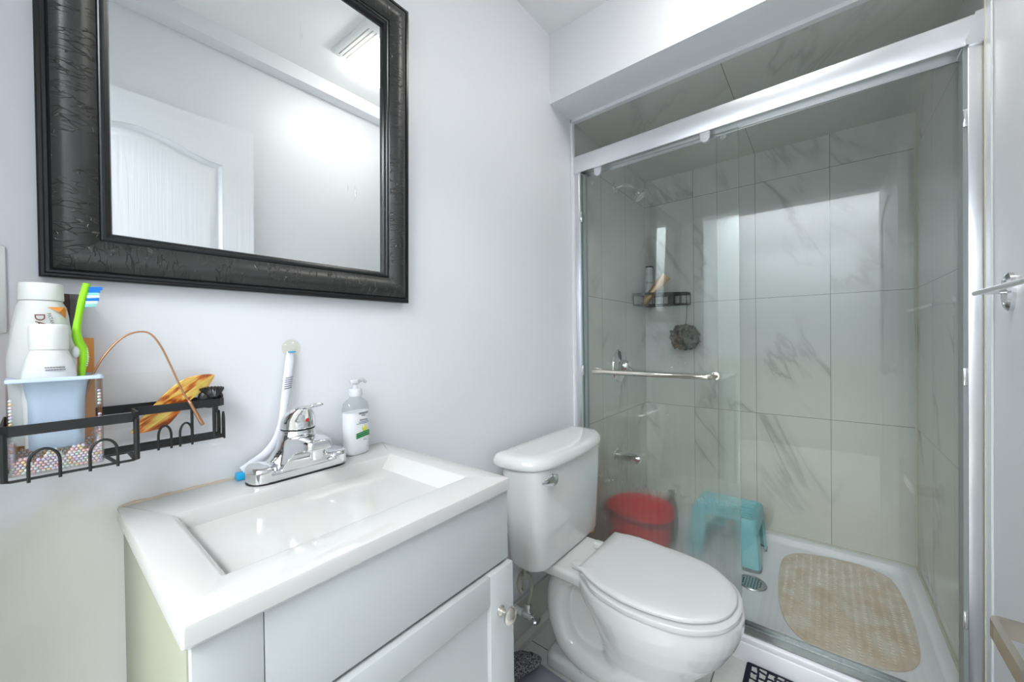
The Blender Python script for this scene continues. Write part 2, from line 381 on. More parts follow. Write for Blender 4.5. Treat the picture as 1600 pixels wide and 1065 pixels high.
# entry door, open against the right wall
def door():
    W_, H_, T_ = 0.735, 1.925, 0.034
    X0, Y1 = -0.118, -1.120
    bm = NB(); box(bm, X0, X0 + W_, Y1 - T_, Y1 - 0.018, 0.008, 0.008 + H_)
    xl, xr = X0 + 0.112, X0 + W_ - 0.112
    def arch(inset, ztop_side=1.765, rise=0.055):
        a, b = xl + inset, xr - inset; pts = [(a, 0.86 + inset), (b, 0.86 + inset)]
        for i in range(49):
            t = i/48; x = b + (a-b)*t; s = 0.5 - 0.5*math.cos(2*pi*t)
            pts.append((x, ztop_side - inset + rise*s))
        return pts
    def rect(inset): return [(xl+inset, 0.20+inset), (xr-inset, 0.20+inset), (xr-inset, 0.74-inset), (xl+inset, 0.74-inset)]
    outer = [(X0, 0.008), (X0+W_, 0.008), (X0+W_, 0.008+H_), (X0, 0.008+H_)]
    from mathutils.geometry import tessellate_polygon
    loops = [[Vector((x, z, 0)) for x, z in q] for q in (outer, arch(0)[::-1], rect(0)[::-1])]
    vs = [bm.verts.new((v.x, Y1, v.y)) for q in loops for v in q]
    for tri in tessellate_polygon(loops): bm.faces.new([vs[i] for i in tri])
    n = len(outer)
    ov = vs[:4]
    lo = [bm.verts.new((x, Y1-0.018, z)) for x, z in outer]
    for i in range(4): bm.faces.new((ov[i], ov[(i+1) % 4], lo[(i+1) % 4], lo[i]))
    m = mat('white_door_paint', (0.80, 0.82, 0.85), 0.35); k = NT(m); p = k.pos()
    g = k.noise(k.mapv(p, (60, 1, 1.6)), 1.0, 3, 0.5, 1.5); k.bump(g, 0.5, 0.002)
    bmesh.ops.remove_doubles(bm, verts=bm.verts[:], dist=1e-5)
    d = obj('door_1', bm, m, kind='structure', angle=50, origin=(X0, Y1, 0.008))
    m2 = mat('white_door_moulding', (0.80, 0.82, 0.85), 0.35)
    for fn in (arch, rect):
        b2 = NB(); prof = [(0.0005, -.0002), (0.003, -.007), (0.012, -.014), (0.018, -.015), (0.040, -.003), (0.044, -.0025)]
        loft(b2, [[Vector((x, Y1 + dy, z)) for x, z in fn(i)] for i, dy in prof], cap0=False, cap1=False); obj('panel_moulding', b2, m2, d, angle=25)
        b2 = NB(); q = fn(.044); b2.faces.new([b2.verts.new((x, Y1-.0025, z)) for x, z in q]); obj('raised_panel', b2, m, d, smooth=False)
    hb = NB(); lathe(hb, [(0.0, 0.0), (0.026, 0.0), (0.024, 0.006), (0.011, 0.010), (0.011, 0.022), (0.024, 0.030), (0.027, 0.042), (0.018, 0.052), (0, 0.054)], (X0 + W_ - 0.065, Y1, 0.92), (0, 1, 0)); obj('door_knob', hb, NICKEL, d)
door()

# ================================================================== MIRROR
def mirror():
    x0, x1, z0, z1 = 0.008, 0.611, 1.187, 1.922
    lean = math.radians(1.4)
    T = Matrix.Translation((0, -0.004, z0)) @ Matrix.Rotation(lean, 4, 'X') @ Matrix.Translation((0, 0, -z0))
    t = thing('wall_mirror', 'rectangular wall mirror in a wide dark bronze crackled frame above the vanity', 'mirror', ((x0+x1)/2, -0.004, z0))
    # moulding profile: (distance inward, height off the wall)
    prof = [(0, 0), (0, 0.016), (0.002, 0.018), (0.005, 0.018), (0.0065, 0.021), (0.0095, 0.021), (0.011, 0.019), (0.013, 0.021),
            (0.020, 0.0275), (0.028, 0.031), (0.036, 0.0315), (0.044, 0.029), (0.052, 0.024), (0.0575, 0.0195),
            (0.059, 0.0175), (0.061, 0.0185), (0.064, 0.0185), (0.066, 0.016), (0.070, 0.0145), (0.0715, 0.011), (0.0715, 0.004)]
    def sweep(a, b, m, name, uv=True):
        bm = NB(); ly = bm.loops.layers.uv.new('UVMap'); sub = prof[a:b]
        cs = [(x0, z0, 1, 1), (x1, z0, -1, 1), (x1, z1, -1, -1), (x0, z1, 1, -1)]
        rows = []
        for cx, cz, sx, sz in cs: rows.append([Vector((cx + sx*d, -h, cz + sz*d)) for d, h in sub])
        for q in range(4):
            A, B = rows[q], rows[(q+1) % 4]; L = (A[0]-B[0]).length; vv = 0
            for i in range(len(sub)-1):
                seg = (A[i+1]-A[i]).length; d0, d1 = sub[i][0], sub[i+1][0]
                f = bm.faces.new([bm.verts.new(T @ v) for v in (A[i], B[i], B[i+1], A[i+1])])
                for lp, uvv in zip(f.loops, ((d0 + q, vv), (L - d0 + q, vv), (L - d1 + q, vv+seg), (d1 + q, vv+seg))): lp[ly].uv = uvv
                vv += seg
        bmesh.ops.remove_doubles(bm, verts=bm.verts[:], dist=1e-6)
        return obj(name, bm, m, t, angle=24)
    f = sweep(7, 14, FRAME, 'frame')
    sweep(0, 8, FRAMEB, 'outer_bead'); sweep(13, len(prof), FRAMEB, 'inner_bead')
    bm = NB(); d = 0.0712
    box(bm, x0+d, x1-d, -0.0055, -0.001, z0+d, z1-d); bmesh.ops.transform(bm, matrix=T, verts=bm.verts[:])
    obj('mirror_glass', bm, MIRR, t, smooth=False)
mirror()

# ================================================================== VANITY
VX0, VX1, VD, VZ = 0.0796, 0.5431, 0.4068, 0.841
def vanity():
    t = thing('vanity_cabinet', 'small white bathroom vanity cabinet with shaker door and yellowed side', 'cabinet', (0.31, -0.2, 0))
    bm = NB()
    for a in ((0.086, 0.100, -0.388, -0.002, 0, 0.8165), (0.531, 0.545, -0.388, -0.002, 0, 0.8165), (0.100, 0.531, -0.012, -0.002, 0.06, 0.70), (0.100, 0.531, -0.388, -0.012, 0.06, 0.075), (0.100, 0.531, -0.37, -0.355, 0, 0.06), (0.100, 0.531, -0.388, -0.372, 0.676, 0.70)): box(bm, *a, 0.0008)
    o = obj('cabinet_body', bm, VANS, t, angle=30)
    bm = NB(); y1, y0 = -0.399, -0.388
    box(bm, 0.0875, 0.1467, y1, y0, 0.692, 0.8165, 0.001); box(bm, 0.1475, 0.5435, y1, y0, 0.692, 0.8165, 0.001)
    obj('false_drawer_front', bm, VAN, t, angle=30)
    bm = NB(); y1, y0 = -0.408, -0.390
    xa, xb, za, zb, st = 0.0885, 0.5465, 0.06, 0.687, 0.062
    box(bm, xa, xa+st, y1, y0, za, zb, 0.0015); box(bm, xb-st, xb, y1, y0, za, zb, 0.0015)
    box(bm, xa+st, xb-st, y1, y0, zb-0.05, zb, 0.0015); box(bm, xa+st, xb-st, y1, y0, za, za+0.055, 0.0015)
    box(bm, xa+st-0.004, xb-st+0.004, y1+0.009, y0, za+0.05, zb-0.045)
    d = obj('door', bm, VAN, t, angle=30)
    bm = NB(); lathe(bm, [(0, 0), (0.009, 0), (0.0085, 0.003), (0.005, 0.006), (0.0048, 0.013), (0.010, 0.017), (0.0145, 0.020), (0.0148, 0.0235), (0.012, 0.027), (0.006, 0.029), (0, 0.0293)], (0.510, -0.408, 0.616), (0, -1, 0))
    obj('knob', bm, NICKEL, d)
vanity()
def sink():
    z1, z0 = VZ, 0.8165
    t = thing('sink_top', 'white rectangular basin countertop on the vanity cabinet', 'sink', (0.31, -0.2, z0))
    bm = NB()
    def R(x0, x1, y0, y1, r, z, n=6): return rrect(x0, x1, y0, y1, r, z, n)
    X0, X1, Y0, Y1 = VX0, VX1, -VD, -0.001
    rings = [R(X0+.004, X1-.004, Y0+.004, Y1, .0015, z0), R(X0, X1, Y0, Y1, .003, z0+.004), R(X0, X1, Y0, Y1, .003, z1-.004), R(X0+.0012, X1-.0012, Y0+.0012, Y1, .003, z1-.0012), R(X0+.004, X1-.004, Y0+.004, Y1, .003, z1)]
    bx0, bx1, by0, by1 = 0.127, 0.494, -0.341, -0.106
    rings += [R(bx0-.003, bx1+.003, by0-.003, by1+.003, .004, z1), R(bx0, bx1, by0, by1, .0035, z1-.001), R(bx0+.006, bx1-.006, by0+.004, by1-.003, .003, z1-.007),
              R(bx0+.020, bx1-.034, by0+.011, by1-.008, .004, z1-.035), R(bx0+.040, bx1-.080, by0+.018, by1-.014, .008, z1-.075), R(bx0+.055, bx1-.120, by0+.026, by1-.022, .02, z1-.098), R(bx0+.075, bx1-.150, by0+.045, by1-.045, .02, z1-.106)]
    loft(bm, rings, cap0=True, cap1=True)
    obj('basin_top', bm, SINK, t, angle=40)
    bm = NB(); lathe(bm, [(0, 0.0), (0.020, 0.0), (0.022, 0.002), (0.016, 0.003), (0.014, 0.001), (0, 0.001)], (0.27, -0.223, z1-.1056)); obj('drain', bm, CHROME, t)
    bm = NB()   # aged sealant bead along the wall and down the left edge
    pts = [(VX0+.001, -0.0025, z1-.004), (VX0+.003, -0.0015, z1-.001)] + [(VX0 + .012 + i*0.0115, -0.0018 - 0.0006*math.sin(i*1.3), z1 + 0.0006 + 0.0005*math.sin(i*2.1)) for i in range(28)]
    tube(bm, pts, [0.002]*2 + [0.0026 + 0.0006*math.sin(i*1.9) for i in range(28)], 6)
    tube(bm, [(0.085, -0.004, 0.8145), (0.085, -0.10, 0.8145), (0.085, -0.22, 0.8148), (0.085, -0.385, 0.8148)], 0.002, 6)
    obj('sealant_bead', bm, mat('stained_sealant', (0.62, 0.53, 0.40), 0.6), t)
sink()

def faucet():
    cx, cy, z = 0.3215, -0.0605, VZ
    t = thing('faucet', 'chrome single lever faucet with red dot on the sink back edge', 'faucet', (cx, cy, z))
    def loz(hx, hy, zz, n=10):
        out = []
        for s, a0 in ((1, -pi/2), (-1, pi/2)):
            for k in range(n+1):
                a = a0 + pi*k/n; out.append(Vector((cx + s*(hx-hy) + hy*math.cos(a), cy + hy*math.sin(a), zz)))
        return out
    bm = NB(); loft(bm, [loz(.0885, .0320, z+.0002), loz(.0885, .0320, z+.0028)]); obj('gasket', bm, RUBBER, t)
    bm = NB()
    loft(bm, [loz(.0875, .031, z+.0022), loz(.0872, .0305, z+.016), loz(.085, .028, z+.020)])
    for s in (-1, 1):   # raised end caps
        rings = []
        for hw, hy, zz in ((.0225, .031, .003), (.0225, .0308, .022), (.0215, .030, .027), (.018, .026, .0305), (.010, .016, .0315)):
            rings.append([Vector((cx + s*.065 + hw*math.copysign(abs(math.cos(q))**.75, math.cos(q)), cy + hy*math.copysign(abs(math.sin(q))**.8, math.sin(q)), z + zz)) for q in [2*pi*k/28 for k in range(28)]])
        loft(bm, rings)
    # flared centre column
    rings = []
    for rx, ry, h in ((.074, .030, .004), (.066, .030, .024), (.056, .030, .0305), (.047, .030, .040), (.0395, .030, .051), (.0345, .0298, .065), (.0315, .0295, .077), (.0305, .029, .0842)):
        rings.append([Vector((cx + rx*math.cos(q), cy + .002 + ry*math.sin(q), z+h)) for q in [2*pi*k/32 for k in range(32)]])
    loft(bm, rings)
    # spout: broad arm over the basin whose sides sweep down to the base
    def sec(y, wt, wb, zt, zb):
        r = .006; return [Vector((cx + a, y, z + b)) for a, b in ((-wb, zb), (-wb*.5, zb-.0005), (0, zb-.0008), (wb*.5, zb-.0005), (wb, zb), (wb*.2 + wt*.8, zb*.4 + zt*.6 ), (wt, zt-r), (wt*.88, zt-r*.3), (wt*.55, zt+.0005), (0, zt+.001), (-wt*.55, zt+.0005), (-wt*.88, zt-r*.3), (-wt, zt-r), (-wb*.2 - wt*.8, zb*.4 + zt*.6))]
    loft(bm, [sec(cy+.01, .030, .050, .072, .010), sec(cy-.018, .029, .049, .073, .010), sec(cy-.0285, .0275, .043, .0745, .014), sec(cy-.036, .0265, .034, .0755, .034), sec(cy-.048, .0255, .029, .0765, .047), sec(cy-.064, .0245, .026, .077, .0545), sec(cy-.078, .0235, .024, .0765, .0565), sec(cy-.088, .0215, .0215, .0755, .057), sec(cy-.093, .017, .017, .0735, .058)])
    o = obj('body', bm, CHROME, t); remesh(o, 0.0011, 14, 0.5)
    bm = NB(); lathe(bm, [(0, .0), (.0105, .0), (.0115, .003), (.0115, .016), (.013, .020)], (cx, cy-.074, z+.0395)); obj('aerator', bm, CHROME, t)
    bm = NB(); lathe(bm, [(.0290, .0838), (.0296, .0846), (.0296, .0852), (.0285, .0858)], (cx, cy+.002, z)); obj('collar', bm, RUBBER, t)
    # lever handle: leaning dome that runs out into a flat paddle
    bm = NB(); rings = []
    for r, h, dy in ((.0300, .0858, .002), (.0302, .092, .002), (.0292, .100, .001), (.0268, .109, -.003), (.0225, .117, -.009), (.016, .1235, -.017), (.007, .127, -.024)):
        rings.append([Vector((cx + r*math.cos(q), cy + dy + r*math.sin(q), z + h)) for q in [2*pi*k/28 for k in range(28)]])
    loft(bm, rings)
    lv = catmull([(cx, cy+.008, z+.112), (cx, cy-.012, z+.1225), (cx, cy-.032, z+.1285), (cx, cy-.055, z+.132), (cx, cy-.074, z+.1355), (cx, cy-.084, z+.1385)], 5)
    m = len(lv); tube(bm, lv, [(.018 - .0055*min(1, i/12))*(1 if i < m-4 else (1, .95, .85, .6)[i-(m-4)]) for i in range(m)], 18, flat=(1.0, 0.26))
    o = obj('lever_handle', bm, CHROME, t); remesh(o, 0.0012, 5, 0.5)
    bm = NB(); sphere(bm, (cx + .004, cy - .0272, z+.1035), .0044, 14, 8, (1, .5, 1)); obj('temperature_dot', bm, mat('red_enamel', (0.55, 0.03, 0.02), 0.25), t)
faucet()

# ================================================================== TOILET
def toilet():
    cx = 1.143
    t = thing('toilet', 'white two piece toilet with closed lid between vanity and shower', 'toilet', (cx, -0.35, 0))
    def egg(w, yf, yb, z, n=48, p=2.3):
        # front half elliptical, back half squarer
        yc = yb + (yf - yb)*0.42; out = []
        for k in range(n):
            a = 2*pi*k/n; c, s = math.cos(a), math.sin(a)
            if s < 0: x, y = w*c, yc + (yc - yf)*s
            else:
                e = 2/p; x = w*math.copysign(abs(c)**e, c); y = yc + (yb - yc)*abs(s)**e
            out.append(Vector((cx + x, y, z)))
        return out
    # bowl, pedestal and trapway as one piece of china
    bm = NB()
    loft(bm, [egg(.098, -.575, -.30, 0.0), egg(.094, -.568, -.30, .03), egg(.092, -.562, -.31, .09), egg(.100, -.572, -.31, .14), egg(.122, -.608, -.305, .185),
              egg(.148, -.650, -.29, .235), egg(.167, -.677, -.27, .285), egg(.176, -.688, -.25, .315), egg(.179, -.692, -.24, .335), egg(.180, -.693, -.24, .360), egg(.176, -.689, -.24, .3665)])
    loft(bm, [rrect(cx-.085, cx+.085, -.40, -.118, .03, 0.0), rrect(cx-.082, cx+.082, -.40, -.120, .03, .035), rrect(cx-.070, cx+.070, -.38, -.128, .03, .048)])
    loft(bm, [rrect(cx-.038, cx+.038, -.42, -.135, .02, 0.02), rrect(cx-.038, cx+.038, -.45, -.128, .02, .345)])
    loft(bm, [rrect(cx-.108, cx+.108, -.34, -.05, .025, .330), rrect(cx-.118, cx+.118, -.36, -.045, .03, .340), rrect(cx-.120, cx+.120, -.36, -.045, .03, .364), rrect(cx-.114, cx+.114, -.36, -.05, .03, .369)])
    for s in (-1, 1):
        p = catmull([(cx+s*.064, -.47, .20), (cx+s*.060, -.41, .125), (cx+s*.056, -.34, .082), (cx+s*.052, -.26, .078), (cx+s*.049, -.195, .105), (cx+s*.048, -.165, .17), (cx+s*.048, -.160, .24), (cx+s*.050, -.178, .30), (cx+s*.058, -.215, .340)], 6)
        n = len(p); tube(bm, p, [.040 for i in range(n)], 16)
    o = obj('bowl', bm, PORC, t); remesh(o, 0.0045, 8, 0.5)
    for s in (-1, 1):
        bm = NB(); lathe(bm, [(.013, 0), (.0125, .010), (.009, .016), (0, .018)], (cx + s*.070, -.262, .043)); obj('bolt_cap', bm, SEATW, t)
    # seat ring (closed) and lid
    def outline(w, wb, yf, yb, z, off=0.0, n=24):
        ctl = [(wb, yb), (wb*1.03, yb-.018), (w*.93, yb-.055), (w*.99, yb-.11), (w, yb-.18), (w*.965, yb-.25), (w*.85, yb-.315), (w*.60, yf+.035), (w*.30, yf+.008), (0, yf)]
        half = catmull([(x, y, 0) for x, y in ctl], 5)
        R = [Vector((cx - .005 + p.x + (off if i else off), p.y, z)) for i, p in enumerate(half)]
        out = []; c = Vector((cx - .005, (yf+yb)/2, z))
        sk = lambda y: cx - .008 + .024*max(0, min(1, (y + .44)/.16))   # hinge end sits a little to the right
        for p in half: out.append(Vector((sk(p.y) + p.x, p.y, z)))
        for p in half[-2::-1]: out.append(Vector((sk(p.y) - p.x, p.y, z)))
        return [c + (q - c)*(1 - off) for q in out]
    bm = NB(); loft(bm, [outline(.176, .133, -.684, -.285, .3702, .25), outline(.179, .136, -.687, -.282, .3704, .004), outline(.180, .137, -.688, -.281, .3730), outline(.180, .137, -.688, -.281, .3825), outline(.178, .135, -.686, -.283, .3855, .010)])
    obj('seat', bm, SEATW, t)
    bm = NB(); loft(bm, [outline(.160, .136, -.666, -.276, .3888, .25), outline(.165, .133, -.675, -.271, .3890, .004), outline(.166, .134, -.676, -.270, .3912), outline(.166, .134, -.676, -.270, .3965), outline(.164, .132, -.674, -.272, .4005, .012),
                         outline(.160, .136, -.668, -.276, .403, .05), outline(.150, .13, -.65, -.285, .4045, .16), outline(.12, .11, -.60, -.31, .405, .5)])
    obj('seat_lid', bm, SEATW, t)
    for a, q in ((-.120, -.40), (.120, -.40), (-.09, -.58), (.09, -.58)):
        bm = NB(); box(bm, cx+a-.012, cx+a+.012, q-.008, q+.008, .3660, .3890, .001); obj('bumper', bm, SEATW, t)
    for s in (-1, 1):
        bm = NB(); box(bm, cx-.005+s*.073-.014, cx-.005+s*.073+.014, -.272, -.236, .3695, .390, .004); obj('hinge', bm, SEATW, t)
    # tank
    bm = NB()
    loft(bm, [rrect(cx-.185, cx+.188, -.172, -.064, .045, .371), rrect(cx-.198, cx+.203, -.186, -.055, .05, .378), rrect(cx-.205, cx+.207, -.190, -.052, .05, .392), rrect(cx-.228, cx+.206, -.206, -.046, .060, .60), rrect(cx-.236, cx+.208, -.209, -.044, .062, .701)], mi=0)
    obj('tank', bm, PORC, t)
    bm = NB()
    ctl = [(1.392, -.075), (1.388, -.130), (1.372, -.175), (1.325, -.206), (1.240, -.222), (1.135, -.229), (1.030, -.227), (.960, -.218), (.915, -.196), (.893, -.155), (.887, -.110), (.889, -.070), (.900, -.046), (.930, -.038), (1.03, -.037), (1.14, -.037), (1.25, -.037), (1.345, -.037), (1.378, -.046)]
    base_o = catmull([(a, b, 0) for a, b in ctl], 4, closed=True)
    def ins(d, z):
        out = []
        for q in base_o:
            c = Vector((max(.955, min(1.330, q.x)), max(-.165, min(-.085, q.y)), 0)); v = q - c; L = v.length
            out.append(Vector((*(c + v*(max(L - d, .002)/L)).xy, z)) if L > 1e-6 else Vector((q.x, q.y, z)))
        return out
    loft(bm, [ins(.010, .7005), ins(.002, .702), ins(0, .707), ins(.001, .716), ins(.006, .727), ins(.014, .7335), ins(.024, .7365), ins(.05, .7375)])
    obj('tank_lid', bm, PORC, t)
    bm = NB()
    lathe(bm, [(0, -.004), (.012, -.004), (.013, .004), (.010, .008), (0, .009)], (cx-.160, -.208, .668), (0, -1, 0))
    p = catmull([(cx-.148, -.221, .667), (cx-.168, -.227, .669), (cx-.195, -.230, .672), (cx-.236, -.226, .676)], 6)
    n = len(p); tube(bm, p, [.0165*max(.12, math.sin(pi*(0.22+.74*i/(n-1)))**.8) for i in range(n)], 14, flat=(1.0, .45), up=(0, -1, 0))
    obj('flush_lever', bm, CHROME, t)
    bm = NB(); lathe(bm, [(0, 0), (.016, 0), (.018, .008), (.010, .022), (0, .022)], (1.335, -.150, .348)); obj('tank_bolt_nut', bm, mat('yellow_nylon', (0.75, 0.42, 0.05), 0.4), t, label='yellow nylon nut under the tank')
toilet()
def supply():
    t = thing('water_supply_valve', 'chrome angle stop valve with grey braided hose by the baseboard', 'valve', (1.05, -0.03, 0.0))
    bm = NB(); lathe(bm, [(.011, 0), (.011, .05)], (1.045, -0.003, .150), (0, -1, 0)); obj('supply_stub', bm, WHITEP, t)
    bm = NB(); lathe(bm, [(.013, .045), (.0135, .060), (.012, .072), (.014, .073), (.014, .085), (.009, .088), (.007, .098)], (1.045, -.003, .150), (0, -1, 0))
    lathe(bm, [(.008, 0), (.008, .018), (.011, .019), (.011, .034)], (1.045, -.068, .158), (0, 0, 1)); obj('valve_body', bm, CHROME, t)
    bm = NB(); lathe(bm, [(0, 0), (.017, 0), (.019, .006), (.015, .012), (0, .013)], (1.045, -.098, .148), (0, -1, 0), sx=1.0, sy=.55); obj('oval_handle', bm, CHROME, t)
    bm = NB(); tube(bm, catmull([(1.045, -.068, .188), (1.060, -.07, .215), (1.064, -.07, .255), (1.045, -.07, .292), (1.012, -.072, .315), (.982, -.082, .318), (.965, -.09, .302), (.972, -.095, .280), (.992, -.09, .276), (1.004, -.085, .296), (1.000, -.09, .330), (.998, -.10, .369)], 8), .0062, 10)
    m = mat('grey_braided_hose', (0.42, 0.41, 0.36), 0.45, 0.3); k = NT(m); wv = k.n('ShaderNodeTexWave'); wv.inputs['Scale'].default_value = 140; k.l(k.pos(), wv.inputs['Vector']); k.bump(wv.outputs['Fac'], 0.6, 0.001)
    obj('hose', bm, m, t)
supply()

# ================================================================== SHOWER
def shower_base():
    t = thing('shower_tray', 'white acrylic shower base with raised curb and drain', 'shower base', (1.95, -0.58, 0))
    bm = NB()
    x0, x1, y0, y1 = 1.482, 2.422, -1.172, 0.013
    def R(a, b, c, d, r, z): return rrect(x0+a, x1-b, y0+c, y1-d, r, z, 6)
    loft(bm, [R(0, 0, 0, 0, .004, 0), R(0, 0, 0, 0, .004, .060), R(.002, .001, .001, .001, .004, .0635), R(.006, .004, .004, .004, .004, .065), R(.088, .048, .040, .046, .05, .065), R(.091, .052, .044, .050, .05, .062), R(.095, .058, .052, .056, .05, .042), R(.11, .07, .066, .07, .05, .0365), R(.40, .42, .53, .53, .04, .031)], cap0=True, cap1=True)
    k = NT(ACRYL); k.bump(k.noise(k.pos(), 120, 2), 0.08, 0.001)
    obj('pan', bm, ACRYL, t, angle=50)
    bm = NB(); box(bm, 1.484, 1.570, -1.172, 0.013, .060, .084, .006, 3); obj('curb', bm, ACRYL, t)
    bm = NB(); c = (1.915, -.612)
    lathe(bm, [(0, .0312), (.052, .0312), (.056, .034), (.054, .0375), (.050, .0385), (.0495, .036), (0, .036)], (*c, 0))
    d = obj('drain', bm, ALUD, t)
    bm = NB()
    for i in range(-4, 5):
        for j in range(-4, 5):
            x, y = (i + .5*(j % 2))*.0115, j*.0105
            if math.hypot(x, y) < .042: lathe(bm, [(0, .0362), (.0038, .0362), (.0038, .0367), (0, .0367)], (c[0]+x, c[1]+y, 0), seg=8)
    obj('drain_holes', bm, RUBBER, d)
shower_base()

def shower_door():
    t = thing('shower_enclosure', 'sliding glass shower doors in a bright aluminium frame', 'shower door', (1.52, -0.58, 0.084))
    sl = 0.016   # header rises slightly to the right
    def hz(y, z): return z - sl*y/1.173
    bm = NB(); y0, y1 = -1.166, -0.006
    rect = [(1.490, 1.806), (1.4915, 1.803), (1.500, 1.802), (1.502, 1.812), (1.556, 1.812), (1.556, 1.800), (1.560, 1.800), (1.560, 1.874), (1.557, 1.877), (1.494, 1.877), (1.490, 1.873)]
    loft(bm, [[Vector((x, y, hz(y, z))) for x, z in rect] for y in (y0, y1)])
    obj('header_rail', bm, ALU, t, angle=30)
    for ya, yb, sgn in ((-.0205, -.001, 1), (-1.172, -1.1425, -1)):
        bm = NB(); ym = ya if sgn > 0 else yb
        pts = [(ya if sgn < 0 else yb, 1.8785), (ya if sgn < 0 else yb, 1.800)]
        e = [(0, 0), (.010, .004), (.012, .014), (.004, .030), (.002, .050), (-.004, .064), (-.006, .0785)]
        poly = pts + [(ym + sgn*(-dx) + (sgn*.004), 1.800 + dz) for dx, dz in e]
        prism(bm, [(y, hz(y, z)) for y, z in poly], 'x', 1.4868, 1.5625)
        obj('end_bracket', bm, ALU, t, angle=30)
    bm = NB(); box(bm, 1.494, 1.552, -.033, -.001, .084, 1.805, .0015); box(bm, 1.497, 1.505, -.038, -.033, .09, 1.805); obj('side_jamb', bm, ALU, t, angle=30)
    bm = NB(); box(bm, 1.494, 1.552, -1.1725, -1.141, .084, 1.820, .0015); obj('side_jamb', bm, ALU, t, angle=30)
    bm = NB(); box(bm, 1.500, 1.546, -1.141, -1.1335, .096, 1.818); obj('jamb_seal', bm, SEAL, t)
    bm = NB(); box(bm, 1.5275, 1.546, -.046, -.033, .096, 1.805); obj('jamb_seal', bm, SEAL, t)
    for y, z in ((-1.137, 1.639), (-1.137, .980), (-1.137, .353), (-.040, 1.612), (-.040, .948)):
        bm = NB(); box(bm, 1.4955, 1.503, y-.004, y+.004, z-.022, z+.022, .0015); box(bm, 1.493, 1.4965, y-.0015, y+.003, z-.012, z+.012, .001)
        obj('bumper_clip', bm, CHROME, t)
    bm = NB(); prof = [(1.4965, .083), (1.4965, .0885), (1.498, .089), (1.4995, .086), (1.552, .086), (1.554, .096), (1.557, .096), (1.557, .083)]
    prism(bm, prof, 'y', -1.141, -.033); obj('bottom_track', bm, mat('dark_track_aluminium', (0.30, 0.32, 0.32), 0.22, 1.0), t, angle=30)  # bottom track in a darker aluminium than the frame
    def pane(name, x0, x1, ya, yb, z0, z1, front):
        bm = NB(); box(bm, x0, x1, ya, yb, z0, z1)
        for f in bm.faces:
            n = f.normal if f.normal.length else f.calc_center_median(); f.normal_update()
            if abs(f.normal.x) < .5: f.material_index = 1
            if abs(f.normal.z) > .5: f.material_index = 2
        return obj(name, bm, [GLASS if front else GLASSC, GEDGE, ALUD], t, smooth=False)
    g1 = pane('sliding_panel', 1.513, 1.519, -.632, -.036, .089, 1.800, True)
    g2 = pane('fixed_panel', 1.535, 1.541, -1.134, -.560, .0865, 1.806, False)
    for y in (-.118, -.531):
        bm = NB(); w = .0155; z0 = hz(y, 1.806)
        poly = [(y+w, z0), (y+w, z0-.020)] + [(y + w*math.cos(a), z0-.020 - .017*math.sin(a)) for a in [pi*k/12 for k in range(1, 12)]] + [(y-w, z0-.020), (y-w, z0)]
        prism(bm, poly, 'x', 1.500, 1.5128); lathe(bm, [(0, 0), (.005, 0), (.005, .0015), (.0025, .0018), (.002, .0008), (0, .0008)], (1.500, y, z0-.019), (-1, 0, 0), seg=16)
        obj('roller_bracket', bm, ALU, g1, angle=30)
    bm = NB(); z = .950; xb = 1.463
    pts = [(1.512, -.108, z)] + [(xb + .02 + .02*math.sin(0), -.108, z)]
    path = catmull([(1.512, -.100, z), (1.490, -.100, z), (1.472, -.105, z), (1.463, -.122, z), (1.463, -.200, z), (1.463, -.320, z), (1.463, -.440, z), (1.463, -.520, z), (1.468, -.545, z), (1.485, -.556, z), (1.512, -.556, z)], 5)
    tube(bm, path, .0095, 16)
    for y in (-.100, -.556): lathe(bm, [(0, 0), (.014, 0), (.014, .005), (.010, .006)], (1.5127, y, z), (-1, 0, 0))
    obj('towel_bar', bm, mat('polished_nickel', (0.74, 0.70, 0.63), 0.09, 1.0), g1)
    em = mat('etched_grey', (0.25, 0.27, 0.27), 0.5)
    for (yy, zz, w) in ((-.585, 1.781, .020), (-.088, 1.752, .014)):   # small etched safety marks near the top of the panel
        bm = NB()
        for i in range(4): box(bm, 1.5126, 1.5129, yy - w/2 + i*w/4, yy - w/2 + i*w/4 + w/5.5, zz-.004, zz+.004)
        box(bm, 1.5126, 1.5129, yy-w/2-.001, yy+w/2+.001, zz+.0047, zz+.0055); box(bm, 1.5126, 1.5129, yy-w/2-.001, yy+w/2+.001, zz-.0055, zz-.0047)
        for i in range(3): box(bm, 1.5126, 1.5129, yy - w/4 + i*w/6, yy - w/4 + i*w/6 + w/9, zz-.0105, zz-.008)
        obj('etched_mark', bm, em, g1)
    return t
shower_door()

